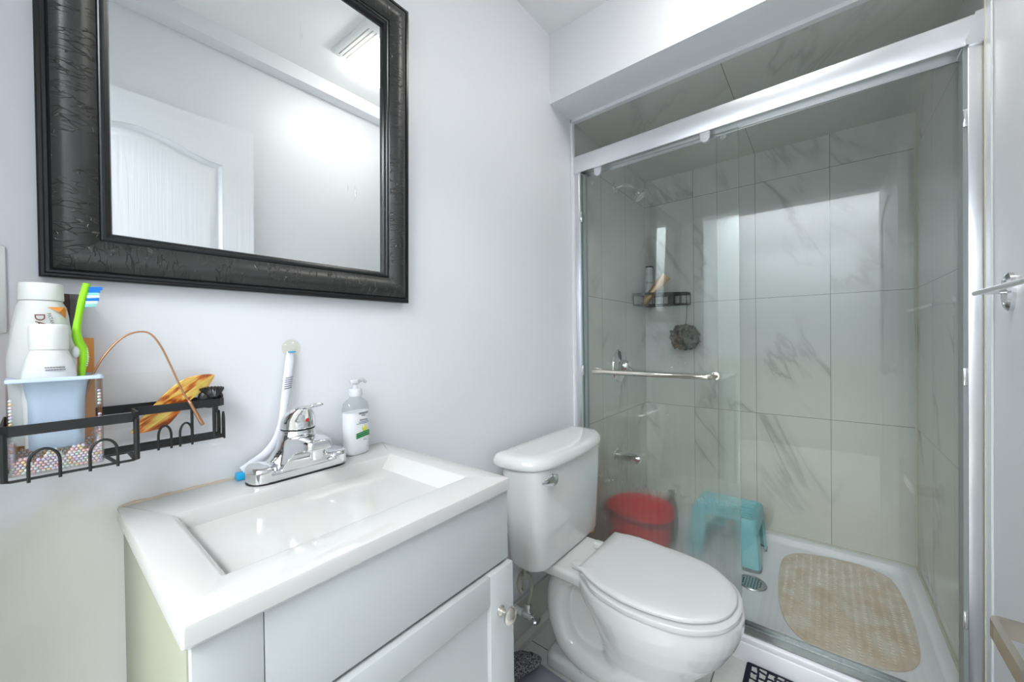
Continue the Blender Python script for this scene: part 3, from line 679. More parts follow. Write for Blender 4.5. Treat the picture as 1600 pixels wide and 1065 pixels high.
def shower_fittings():
    yw = 0.015
    t = thing('showerhead', 'chrome shower head on a short curved wall arm', 'shower head', (1.985, yw, 1.89))
    bm = NB(); lathe(bm, [(0, .0), (.030, .0), (.029, .004), (.014, .010), (.010, .012)], (1.985, yw, 1.893), (0, -1, 0)); obj('flange', bm, CHROME, t)
    bm = NB(); tube(bm, catmull([(1.985, yw-.006, 1.893), (1.987, -.03, 1.895), (1.992, -.062, 1.886), (1.998, -.085, 1.866)], 6), .0085, 12); obj('arm', bm, CHROME, t)
    bm = NB(); ax = Vector((.12, -.62, -.78)); lathe(bm, [(0, -.016), (.012, -.014), (.014, .0), (.018, .006), (.034, .022), (.040, .030), (.040, .040), (.036, .044), (0, .044)], (1.999, -.092, 1.858), ax); obj('head', bm, CHROME, t)
    t = thing('shower_valve', 'round chrome shower valve plate with lever handle', 'shower valve', (2.016, yw, .935))
    bm = NB(); lathe(bm, [(0, 0), (.090, 0), (.088, .005), (.075, .011), (.040, .016), (.034, .018)], (2.016, yw, .935), (0, -1, 0), seg=40); obj('escutcheon', bm, CHROME, t)
    bm = NB(); lathe(bm, [(.034, .016), (.032, .030), (.028, .048), (.022, .056), (0, .058)], (2.016, yw, .935), (0, -1, 0))
    tube(bm, catmull([(2.016, -.035, .925), (2.030, -.050, .905), (2.042, -.060, .880)], 6), [.011]*6 + [.009]*6 + [.008], 12); obj('lever', bm, CHROME, t)
    bm = NB(); lathe(bm, [(0, 0), (.033, 0), (.033, .004), (.025, .008)], (1.962, yw, .462), (0, -1, 0))
    p = [Vector((1.962 + .006*q, yw-.004 - .128*q, .462 - .006*q)) for q in [k/10 for k in range(11)]]
    tube(bm, p, [.0265 - .006*k/10 for k in range(10)] + [.016], 20, flat=(1, .95))
    tube(bm, [(1.967, -.098, .452), (1.967, -.098, .430)], .013, 14)
    obj('tub_spout', bm, CHROME, origin=(1.962, yw, .462), label='chrome tub spout low on the shower side wall', cat='spout')
shower_fittings()

def shower_caddy():
    t = thing('corner_caddy', 'black metal corner shower caddy holding bottles', 'caddy', (2.36, -0.08, 1.27))
    pl = [(2.205, .006), (2.225, -.045), (2.335, -.215), (2.355, -.245), (2.414, -.252), (2.415, .006)]
    m = BLACKW
    bm = NB(); tube(bm, [(x, y, 1.338) for x, y in pl], 1, closed=True, flat=(.0015, .007, 0), up=(0, 0, 1)); obj('rim_band', bm, m, t)
    bm = NB(); tube(bm, [(x, y, 1.276) for x, y in pl], .003, 8, closed=True)
    for i in range(1, 12):
        s = i/12; y = .006 - .25*s
        x = 2.205 + (.02*(y-.006)/(-.051) if y > -.045 else .02 + .11*(-.045-y)/.17)
        tube(bm, [(min(x, 2.40), y, 1.276), (2.415, y, 1.276)], .002, 6)
    obj('wire_shelf', bm, m, t)
    for i in range(len(pl)-1):
        a, b = Vector((*pl[i], 0)), Vector((*pl[i+1], 0)); L = (b-a).length; n = max(1, int(L/.045))
        for q in range(n):
            p = a + (b-a)*q/n; bm = NB(); tube(bm, [(p.x, p.y, 1.276), (p.x, p.y, 1.338)], .002, 6); obj('upright', bm, m, t)
    bm = NB(); lathe(bm, [(0, 0), (.030, 0), (.033, .004), (.033, .10), (.031, .150), (.026, .185), (.023, .195), (0, .196)], (2.372, -.030, 1.2785), sx=1.1, sy=.75)
    b = thing('shampoo_bottle', 'white shampoo bottle with a dark band standing in the shower caddy', 'bottle', (2.372, -.030, 1.2785))
    obj('bottle_body', bm, WHITEP, b)
    bm = NB(); lathe(bm, [(.0235, .194), (.025, .196), (.025, .230), (.0235, .234), (0, .235)], (2.372, -.030, 1.2785), sx=1.1, sy=.8); obj('cap', bm, WHITEP, b)
    bm = NB(); lathe(bm, [(.0258, .2305), (.0262, .2315), (.0262, .2385), (.022, .2395), (0, .2395)], (2.372, -.030, 1.2785), sx=1.1, sy=.8); obj('cap_ring', bm, RUBBER, b)
    fr = frame4((2.3452, -.055, 1.415), (.25, -.97, 0), (0, 0, 1)); fr.translation = Vector((2.334, -.043, 1.415))
    bm = text_bm('Dove', .017, fr); obj('label_text', bm, mat('navy_ink', (0.02, 0.03, 0.08), 0.5), b)
    # tan metallic tube leaning out of the caddy
    tt = thing('squeeze_tube', 'tan metallic squeeze tube leaning in the shower caddy', 'tube', (2.29, -.045, 1.28))
    a, c = Vector((2.300, -.020, 1.290)), Vector((2.325, -.145, 1.445)); d = (c-a).normalized(); sd = Vector((1, 0, 0)); nn = d.cross(sd).normalized()
    bm = NB(); rings = []
    for s, hw, ht in ((0, .017, .016), (.04, .022, .020), (.5, .025, .014), (.9, .027, .004), (1, .027, .002)):
        p = a + (c-a)*s; rings.append([p + (d.cross(Vector((.8, .3, .1))).normalized())*hw*math.cos(q) + (d.cross(d.cross(Vector((.8, .3, .1))).normalized()))*ht*math.sin(q) for q in [2*pi*k/20 for k in range(20)]])
    loft(bm, rings); obj('tube_body', bm, mat('tan_foil', (0.55, 0.36, 0.20), 0.3, 0.5), tt)
    bm = NB(); lathe(bm, [(0, -.012), (.014, -.012), (.016, 0), (0, .001)], a - d*.001, d); obj('cap', bm, mat('tan_cap', (0.40, 0.25, 0.15), 0.4), tt)
    # small dark jar
    bm = NB(); lathe(bm, [(0, 0), (.018, 0), (.02, .004), (.02, .040), (.016, .046), (.016, .056), (0, .057)], (2.345, -.165, 1.2788)); obj('shampoo_jar', bm, mat('black_plastic', (0.02, 0.022, 0.02), 0.3), origin=(2.345, -.165, 1.2788), label='small dark jar on the right side of the shower caddy', cat='jar')
    # mesh pouf hanging under the caddy
    p = thing('bath_pouf', 'dark grey mesh bath pouf hanging below the shower caddy', 'bath pouf', (2.350, -.236, 1.09))
    bm = NB(); bmesh.ops.create_icosphere(bm, subdivisions=5, radius=1)
    for v in bm.verts:
        c0 = v.co.copy(); r = .070*(1 + .30*abs(noise.noise(c0*3.2 + Vector((3, 1, 7)))) + .22*abs(noise.noise(c0*8)) - .1)
        v.co = Vector((2.346 + c0.x*r*.92, -.236 + c0.y*r*1.05, 1.085 + c0.z*r*1.0))
    m = mat('grey_mesh_pouf', (0.13, 0.13, 0.125), 0.8); k = NT(m); k.l(k.ramp(k.noise(k.pos(), 30, 3), [(0.35, (0.06, 0.06, 0.06)), (0.55, (0.22, 0.21, 0.2)), (0.7, (0.24, 0.14, 0.09))]), k.b.inputs['Base Color']); k.bump(k.noise(k.pos(), 160, 3), 1.0, 0.004)
    obj('mesh_ball', bm, m, p)
    bm = NB(); tube(bm, catmull([(2.35, -.240, 1.15), (2.352, -.246, 1.20), (2.353, -.2475, 1.27), (2.354, -.246, 1.30)], 4), .0016, 6); obj('cord', bm, BLACKW, p)
shower_caddy()

# ================================================================== CEILING FIXTURES
def fan_light():
    t = thing('fan_light', 'square white ceiling exhaust fan with louvers and lit lens', 'ceiling light', (0.985, -0.715, 2.307))
    x0, x1, y0, y1 = 0.828, 1.150, -0.872, -0.560
    bm = NB(); loft(bm, [rrect(x0, x1, y0, y1, .012, 2.3065), rrect(x0, x1, y0, y1, .012, 2.296), rrect(x0+.012, x1-.012, y0+.012, y1-.012, .010, 2.288)])
    g = obj('grille', bm, WHITEP, t)
    dk = mat('slot_grey', (0.16, 0.16, 0.155), 0.6)
    for i in range(3):
        bm = NB(); x = x0 + .022 + i*.017; box(bm, x-.0022, x+.0022, y0+.03, y1-.045, 2.2872, 2.289); obj('louver_slot', bm, dk, g)
        bm = NB(); y = y1 - .022 - i*.015; box(bm, x0+.07, x1-.03, y-.0022, y+.0022, 2.2872, 2.289); obj('louver_slot', bm, dk, g)
    bm = NB(); loft(bm, [rrect(.905, 1.135, -.862, -.628, .010, 2.2885), rrect(.905, 1.135, -.862, -.628, .010, 2.262), rrect(.920, 1.120, -.847, -.643, .010, 2.243)])
    obj('lens', bm, mat('lit_lens', (0.9, 0.9, 0.88), 0.4, emis=(1.0, 0.97, 0.92), es=15.0), t)
fan_light()
def hall_fill_fixture():  # glowing fixture added out of view to go with the hall fill lamp
    t = thing('hall_fill_light', 'long white flush fill light added in the unseen hallway', 'ceiling light', (-1.20, -0.80, 2.42))
    bm = NB(); loft(bm, [rrect(-1.52, -.88, -1.57, -.03, .02, 2.4195), rrect(-1.52, -.88, -1.57, -.03, .02, 2.405)]); obj('base', bm, WHITEP, t)
    bm = NB(); loft(bm, [rrect(-1.51, -.89, -1.56, -.04, .02, 2.4048), rrect(-1.50, -.90, -1.55, -.05, .02, 2.392)]); obj('diffuser', bm, mat('lit_diffuser', (.9, .9, .9), .4, emis=(.95, .98, 1), es=4), t)
hall_fill_fixture()

# ================================================================== WIRE BASKET BY THE MIRROR
BZ = 0.934
def basket():
    t = thing('wire_basket', 'black wire wall basket holding toothbrush tumbler and comb', 'basket', (0.09, -0.05, BZ))
    xl, xs, xr, yd, ys, yb = -0.0235, 0.0915, 0.2035, -0.115, -0.060, -0.010
    out = [(xl, yb), (xl, yd+.006), (xl+.006, yd), (xs-.006, yd), (xs, yd+.006), (xs, ys-.006), (xs+.006, ys), (xr-.006, ys), (xr, ys+.006), (xr, yb)]
    st = BLACKW
    bm = NB(); tube(bm, [(x, y, .9925) for x, y in out], 1, closed=True, flat=(.0013, .0062, 0), up=(0, 0, 1)); obj('top_band', bm, st, t, angle=30)
    bm = NB(); tube(bm, [(x, y, BZ) for x, y in out], .0017, 8, closed=True); obj('base_ring', bm, st, t)
    for i in range(5):
        y = yb - .008 - i*.0085; bm = NB(); tube(bm, [(xl, y, BZ+.0005), (xr, y, BZ+.0005)], .0009, 6); obj('base_wire', bm, st, t)
    for y in (ys,): bm = NB(); tube(bm, [(xl, y, BZ), (xs, y, BZ)], .0012, 6); obj('base_wire', bm, st, t)
    for a, b in (((0.064, ys), (0.070, yd)), ((xs-.004, ys), (xs-.004, yd+.01))):
        bm = NB(); tube(bm, [(*a, BZ), (*b, BZ)], 1, flat=(.002, .001, 0), up=(0, 0, 1)); obj('cross_strip', bm, st, t)
    def post(x, y, r=.0020):
        bm = NB(); tube(bm, [(x, y, BZ), (x, y, .990)], r, 8); obj('post', bm, st, t)
    post(xl+.0015, yd+.003, .0032); post(xs-.002, yd+.003, .0032); post(0.1605, ys); post(0.189, ys); post(xr, -.022, .0012); post(xr, yb, .0014); post(xl, yb, .0022)
    def arch(x0, x1, y, h, along='x'):
        n = 14; pts = [(x0, BZ-.004)] + [(x0, BZ + h*.5)] + [((x0+x1)/2 - (x1-x0)/2*math.cos(pi*k/n), BZ + h*.5 + h*.5*math.sin(pi*k/n)) for k in range(1, n)] + [(x1, BZ + h*.5), (x1, BZ-.004)]
        bm = NB(); tube(bm, [(a, y, z) if along == 'x' else (y, a, z) for a, z in pts], .0016, 8); obj('wire_arch', bm, st, t)
    arch(-.004, .0205, yd-.002, .034); arch(.0455, .0705, yd-.002, .034); arch(.1195, .1345, ys-.002, .032); arch(.1450, .1600, ys-.002, .032)
    arch(-.034, -.024, xr, .040, 'y'); arch(-.056, -.047, xr+.0008, .040, 'y')
    bm = NB(); box(bm, .060, .198, -.004, -.0005, .962, 1.046, .0015); obj('adhesive_plate', bm, m_clear('clear_adhesive_film', (0.99, 0.99, 0.985), 1.08, 0.2), t, label='clear adhesive mounting film')
basket()

def tumbler():
    x0, x1, y0, y1, z0, z1 = -0.0195, 0.0590, -0.1095, -0.0310, BZ+.0030, 1.0525
    t = thing('bathroom_tumbler', 'clear square tumbler with pale blue liner and pastel beads in wire basket', 'tumbler', ((x0+x1)/2, (y0+y1)/2, z0))
    bm = NB()
    loft(bm, [rrect(x0+.001, x1-.001, y0+.001, y1-.001, .004, z0), rrect(x0, x1, y0, y1, .004, z0+.002), rrect(x0, x1, y0, y1, .004, z1-.004)], cap0=True, cap1=False)
    obj('outer_wall', bm, CLEAR, t)
    BL = mat('pale_blue_plastic', (0.55, 0.66, 0.80), 0.35, sss=0.1)
    cxm, cym = (x0+x1)/2, (y0+y1)/2
    def sq(h, z, r): return rrect(cxm-h, cxm+h, cym-h, cym+h, r, z)
    hw = (x1-x0)/2
    bm = NB(); loft(bm, [sq(hw+.0008, z1-.0045, .005), sq(hw+.0012, z1-.002, .005), sq(hw+.0005, z1, .005), sq(hw-.004, z1, .004), sq(hw-.012, z1-.004, .008), sq(.0245, z1-.030, .010), sq(.0235, z0+.026, .010), sq(.021, z0+.024, .008)], cap0=False, cap1=True)
    obj('liner', bm, BL, t, label='pale blue liner with rim')
    # loose beads between the walls (uncountable fill)
    cols = [(0.85, 0.55, 0.55), (0.88, 0.68, 0.42), (0.80, 0.80, 0.82), (0.72, 0.62, 0.78), (0.86, 0.74, 0.72), (0.66, 0.75, 0.70)]
    ms = [mat('pastel_bead', c, 0.35) for c in cols]
    bm = NB(); rnd = random.Random(3); r = .0019
    t0 = NB(); bmesh.ops.create_icosphere(t0, subdivisions=2, radius=1); V0 = [v.co.copy() for v in t0.verts]; F0 = [[v.index for v in f.verts] for f in t0.faces]; t0.free()
    def bead(x, y, z):
        c = Vector((x, y, z)); vs = [bm.verts.new(c + v*r) for v in V0]; mi = rnd.randrange(len(cols))
        for f in F0: bm.faces.new([vs[i] for i in f]).material_index = mi
    nx = int((x1-x0-.004)/(2*r*1.02))
    for lay in range(15):
        z = z0 + .003 + lay*r*1.72
        for i in range(nx):
            u = x0 + .004 + i*2*r*1.02 + (r if lay % 2 else 0)
            frac = (i/nx)
            top = .018 + .009*frac + .003*math.sin(i*1.1)
            if z - z0 < top + rnd.uniform(-.002, .003) and u < x1-.003:
                bead(u, y0 + .0031, z); 
                if rnd.random() < .8: bead(u, y0 + .0068, z)
                bead(u, y1 - .0031, z)
            if z - z0 < top + .008:
                v = y0 + .004 + i*2*r*1.02
                if v < y1 - .004: bead(x1 - .0031, v, z); bead(x0 + .0031, v, z)
    for q in range(16): bead(x0 + .0031, y0 + .006, z0 + .03 + q*.0040)
    for q in range(14): bead(x1 - .0031, y0 + .007 + .002*(q % 2), z0 + .03 + q*.0042 + (.01 if q > 8 else 0))
    obj('bead_fill', bm, ms, t, kind='stuff')
tumbler()

def tubes():
    W = mat('white_tube_laminate', (0.80, 0.815, 0.80), 0.3)
    CAPW = mat('white_ribbed_cap', (0.80, 0.82, 0.80), 0.4)
    OR = mat('orange_print', (0.85, 0.30, 0.03), 0.4); BR = mat('brown_ink', (0.20, 0.06, 0.03), 0.45); GI = mat('grey_ink', (0.16, 0.16, 0.17), 0.5)
    # rear, taller tube, cap up, crumpled
    t = thing('toothpaste_tube', 'crumpled white toothpaste tube with orange flash, taller and behind', 'toothpaste', (0.010, -.055, .965), 'toothpaste tubes in the tumbler')
    cx, cy = .0095, -.0545
    bm = NB(); rings = []
    for z, hx, hy in ((.965, .024, .006), (1.03, .029, .012), (1.075, .029, .014), (1.110, .0265, .0165), (1.130, .0235, .018), (1.142, .0205, .0185), (1.150, .018, .018)):
        ring = []
        for k in range(36):
            a = 2*pi*k/36; q = Vector((math.cos(a), math.sin(a), 0)); d = 1 + .10*noise.noise(Vector((q.x*2.2, q.y*2.2, z*45)))*(1 if z < 1.145 else 0)
            ring.append(Vector((cx + .0 + hx*q.x*d, cy + hy*q.y*d, z)))
        rings.append(ring)
    loft(bm, rings); o = obj('tube_body', bm, W, t)
    bm = NB(); n = 60
    loft(bm, [[Vector((cx + r*math.cos(2*pi*k/n)*(1+.012*(k % 2)), cy + r*math.sin(2*pi*k/n)*(1+.012*(k % 2)), z)) for k in range(n)] for r, z in ((.0190, 1.1505), (.0195, 1.152), (.0190, 1.171), (.0180, 1.1728))]); obj('cap', bm, CAPW, t, angle=60)
    # printing on the shoulder facing the camera side (normal about -Y)
    nrm = Vector((0, -.93, .36)); 
    fr = frame4((.012, -.0742, 1.127), (0, .36, .93), (-1, 0, 0)); bm = text_bm('DA', .0125, frame4((.0075, -.0738, 1.124), (0.05, .22, -.97), (1, 0, .05))); obj('printed_word', bm, BR, t)
    bm = text_bm('PATAN', .0048, frame4((.0165, -.0730, 1.1265), (.22, .20, -.95), (1, 0, .22))); obj('printed_word', bm, GI, t)
    bm = NB()
    tri = [Vector((.014, -.0733, 1.1415)), Vector((.0285, -.066, 1.1425)), Vector((.0305, -.0625, 1.140)), Vector((.0295, -.0655, 1.1275)), Vector((.024, -.0715, 1.1355))]
    vs = [bm.verts.new(p) for p in tri]; bm.faces.new(vs); ext = bmesh.ops.extrude_face_region(bm, geom=bm.faces[:]); bmesh.ops.translate(bm, verts=[v for v in ext['geom'] if isinstance(v, bmesh.types.BMVert)], vec=(0, -.0006, 0)); obj('orange_flash', bm, OR, t, smooth=False)
    # front, shorter tube
    t = thing('toothpaste_tube', 'white tube with white screw cap standing in front in the tumbler', 'toothpaste', (.0145, -.083, .965), 'toothpaste tubes in the tumbler')
    cx, cy = .0145, -.0835
    bm = NB(); loft(bm, [[Vector((cx + hx*math.cos(2*pi*k/36), cy + hy*math.sin(2*pi*k/36), z)) for k in range(36)] for z, hx, hy in ((.965, .021, .004), (1.045, .0235, .0105), (1.060, .0225, .0125), (1.075, .0195, .0150), (1.083, .0168, .0160), (1.0865, .0155, .0155))]); obj('tube_body', bm, W, t)
    bm = NB(); lathe(bm, [(.0162, 1.0868), (.0168, 1.088), (.0172, 1.113), (.0166, 1.1175), (.0155, 1.119), (0, 1.1195)], (cx, cy, 0), seg=40); obj('cap', bm, CAPW, t)
    bm = NB()
    for zz, w in ((1.0645, .0165), (1.0615, .0155)):
        xx = cx - w/2 + .004; i = 0; rnd = random.Random(5)
        while xx < cx + w/2 + .004:
            l = rnd.uniform(.0008, .0022); y = cy - .0128*math.sqrt(max(0, 1 - ((xx-cx)/.0235)**2)) - .0004
            box(bm, xx, xx+l, y-.0006, y+.0006, zz-.0005, zz+.0005); xx += l + .0004
    obj('small_print', bm, GI, t, smooth=False)
    # orange carton and dark flat box behind the tumbler
    bm = NB(); box(bm, -.0165, .0575, -.0275, -.0045, BZ+.0022, 1.102, .001); obj('carton', bm, mat('orange_carton', (0.80, 0.33, 0.08), 0.4), smooth=False, origin=(.02, -.016, BZ), label='orange carton standing behind the clear tumbler', cat='box')
    bm = NB(); box(bm, .0295, .0345, -.0270, -.0085, 1.1025, 1.164, .0008, mi=1); box(bm, .0345, .0455, -.0270, -.0085, 1.1025, 1.164, .0008); obj('flat_box', bm, [mat('dark_grey_card', (0.10, 0.09, 0.09), 0.5), mat('dark_brown_card', (0.075, 0.035, 0.03), 0.5)], smooth=False, origin=(.037, -.018, 1.1025), label='dark grey flat box peeking out above the orange carton', cat='box')
tubes()

def toothbrush():
    t = thing('toothbrush', 'lime green toothbrush with blue bristles standing in the tumbler', 'toothbrush', (.043, -.075, 1.0))
    G = mat('lime_plastic', (0.32, 0.75, 0.02), 0.3, sss=0.05)
    y = -.0745
    p = catmull([(.0405, y, .975), (.0418, y, 1.030), (.0425, y, 1.056), (.0445, y, 1.072), (.0440, y, 1.086), (.0395, y, 1.099), (.0385, y, 1.112), (.0410, y, 1.133), (.0440, y, 1.152), (.0478, y, 1.170), (.0487, y, 1.1755)], 5)
    n = len(p); z0 = .975
    def rad(z): return .0032 if z < 1.06 else (.0042 if z < 1.085 else (.0048 if z < 1.115 else (.0036 if z < 1.145 else .0040)))
    rr = [rad(q.z) for q in p]; rr = [sum(rr[max(0, i-3):i+4])/len(rr[max(0, i-3):i+4]) for i in range(n)]; rr[-1] *= .6
    bm = NB(); tube(bm, p, rr, 12, flat=(1, 1.0)); h = obj('handle', bm, G, t)
    bm = NB(); sphere(bm, (.0372, y-.001, 1.083), .0055, 12, 8, (.75, .8, 1.5)); obj('thumb_grip', bm, WHITEP, t, label='white rubber thumb grip')
    bm = NB()
    for i in range(9): box(bm, .0470-.0012*abs(i-4)/4, .0492-.0012*abs(i-4)/4, y-.0032, y+.0032, 1.064+i*.0028, 1.0652+i*.0028)
    obj('grip_ribs', bm, WHITEP, t)
    cols = [mat('blue_bristle', (0.02, 0.25, 0.80), 0.5), mat('aqua_bristle', (0.35, 0.80, 0.75), 0.5), mat('white_bristle', (0.85, 0.9, 0.92), 0.5)]
    for i, (ci, zz, L) in enumerate(((1, 1.1450, .0105), (2, 1.1490, .0110), (0, 1.1530, .0120), (2, 1.1570, .0115), (1, 1.1605, .0105), (0, 1.1645, .0110), (0, 1.1685, .0125))):
        bm = NB(); x = .0462 + (zz-1.145)*.18; d = Vector((1, 0, .10))
        for yy in (-.003, -.001, .001, .003):
            for dz in (-.0010, .0010): tube(bm, [(x, y+yy, zz+dz), Vector((x, y+yy, zz+dz)) + d*L], .0010, 6)
        obj('bristle_tuft', bm, cols[ci], t)
toothbrush()

def scraper():
    t = thing('tongue_scraper', 'copper U shaped tongue scraper arching over the wire basket', 'tongue scraper', (.11, -.062, .96))
    m = mat('copper', (0.50, 0.27, 0.15), 0.35, 0.85)
    p = catmull([(.0500, -.064, 1.040), (.0545, -.064, 1.055), (.0665, -.063, 1.080), (.0825, -.063, 1.1015), (.0985, -.063, 1.1100), (.1125, -.063, 1.1075), (.1240, -.063, 1.089), (.1345, -.064, 1.060), (.1480, -.066, 1.018), (.1560, -.067, 1.000)], 6)
    n = len(p)
    bm = NB(); tube(bm, p, .0013, 8, flat=(1, 1), up=(0, -1, 0)); 
    obj('loop', bm, m, t)
    bm = NB(); a, b = Vector((.1555, -.067, 1.0015)), Vector((.1725, -.069, .960)); d = b-a
    tube(bm, [a + d*s for s in (0, .03, .06, .09, .12, .5, .97, 1)], [.0016, .0026, .0020, .0026, .0022, .0026, .0028, .0022], 12); obj('handle', bm, m, t)
    bm = NB(); a, b = Vector((.0505, -.064, 1.042)), Vector((.036, -.062, 1.000)); d = b-a
    tube(bm, [a + d*s for s in (0, .1, .5, 1)], [.0018, .0026, .0026, .0026], 10); obj('handle', bm, m, t)
scraper()

def comb():
    m = mat('tortoiseshell', (0.85, 0.40, 0.08), 0.22, coat=0.4); k = NT(m); p = k.pos()
    sx = k.n('ShaderNodeSeparateXYZ'); k.l(p, sx.inputs[0]); X_, Z_ = sx.outputs[0], sx.outputs[2]
    cbx = k.n('ShaderNodeCombineXYZ'); k.l(k.math('ADD', k.math('MULTIPLY', X_, 24.0), k.math('MULTIPLY', Z_, 18.0)), cbx.inputs[0]); k.l(k.math('ADD', k.math('MULTIPLY', X_, -72.0), k.math('MULTIPLY', Z_, 96.0)), cbx.inputs[1])
    n1 = k.noise(cbx.outputs[0], 1.0, 2, 0.5, 0.6)
    k.l(k.ramp(n1, [(0.38, (0.30, 0.06, 0.015)), (0.48, (0.72, 0.22, 0.03)), (0.56, (0.86, 0.52, 0.13)), (0.68, (0.90, 0.72, 0.16))]), k.b.inputs['Base Color'])
    t = thing('hair_comb', 'orange and yellow tortoiseshell comb lying in the wire basket', 'comb', (.14, -.03, .957))
    y = -.034
    out = catmull([(.0925, .9585), (.1015, .976), (.1200, .999), (.1395, .0205+1.0), (.1590, 1.0345), (.1800, 1.0385), (.1960, 1.0375), (.1985, 1.0330), (.1890, 1.0170), (.1740, 1.005), (.1590, .992), (.1365, .9640), (.1190, .9580)], 5, closed=True) if False else None
    pts = [(.0925, .9585), (.1015, .976), (.1200, .999), (.1395, 1.0205), (.1590, 1.0345), (.1800, 1.0385), (.1955, 1.0378), (.1985, 1.0335), (.1890, 1.0170), (.1740, 1.0050), (.1590, .9920), (.1365, .9640), (.1190, .9580)]
    op = [(q.x, q.y) for q in catmull([(a, b, 0) for a, b in pts], 5, closed=True)]
    bm = NB(); cx = sum(a for a, b in op)/len(op); cz = sum(b for a, b in op)/len(op)
    def lay(sc, yy): return [Vector((cx + (a-cx)*sc, yy + .18*(a-cx), cz + (b-cz)*sc)) for a, b in op]
    loft(bm, [lay(.97, y-.0022), lay(1.0, y-.0014), lay(1.0, y+.0014), lay(.97, y+.0022)]); 
    obj('spine', bm, m, t)
    bm = NB()   # teeth ridges
    for i in range(22):
        s = i/21; a = Vector((.105 + .075*s, y-.0024 + .18*(.105+.075*s-cx), .966 + .052*s)); b = a + Vector((-.012, -.002, .017))*(.75 if 2 < i < 20 else .4)
        tube(bm, [a, b], .0007, 5)
    obj('teeth', bm, m, t)
comb()

def clip():
    t = thing('hair_clip', 'black claw hair clip hooked on the right end of wire basket', 'hair clip', (.193, -.035, .995))
    m = mat('black_claw_plastic', (0.015, 0.016, 0.018), 0.3)
    bm = NB(); c = Vector((.1915, -.030, .9975))
    for i in range(9):
        a = -1.0 + i*.25; pts = [c + Vector((.0185*math.sin(a)*math.cos(b) + .002, -.011*math.sin(b)-.003, .0185*math.cos(b)*math.cos(a*.5) )) for b in [pi*(-.45 + .9*q/8) for q in range(9)]]
        tube(bm, pts, .0022, 6)
    obj('claw', bm, m, t)
    bm = NB(); sphere(bm, (.1925, -.028, .9975), .0175, 18, 12, (1.05, .55, 1.0)); obj('dome', bm, m, t)
    bm = NB(); tube(bm, catmull([(.182, -.034, 1.0125), (.190, -.035, 1.0105), (.200, -.035, 1.004), (.2085, -.035, .9995)], 4), .0014, 6); tube(bm, [(.197, -.035, .985), (.199, -.036, .972)], [.003, .0016], 8); obj('spring', bm, m, t)
clip()

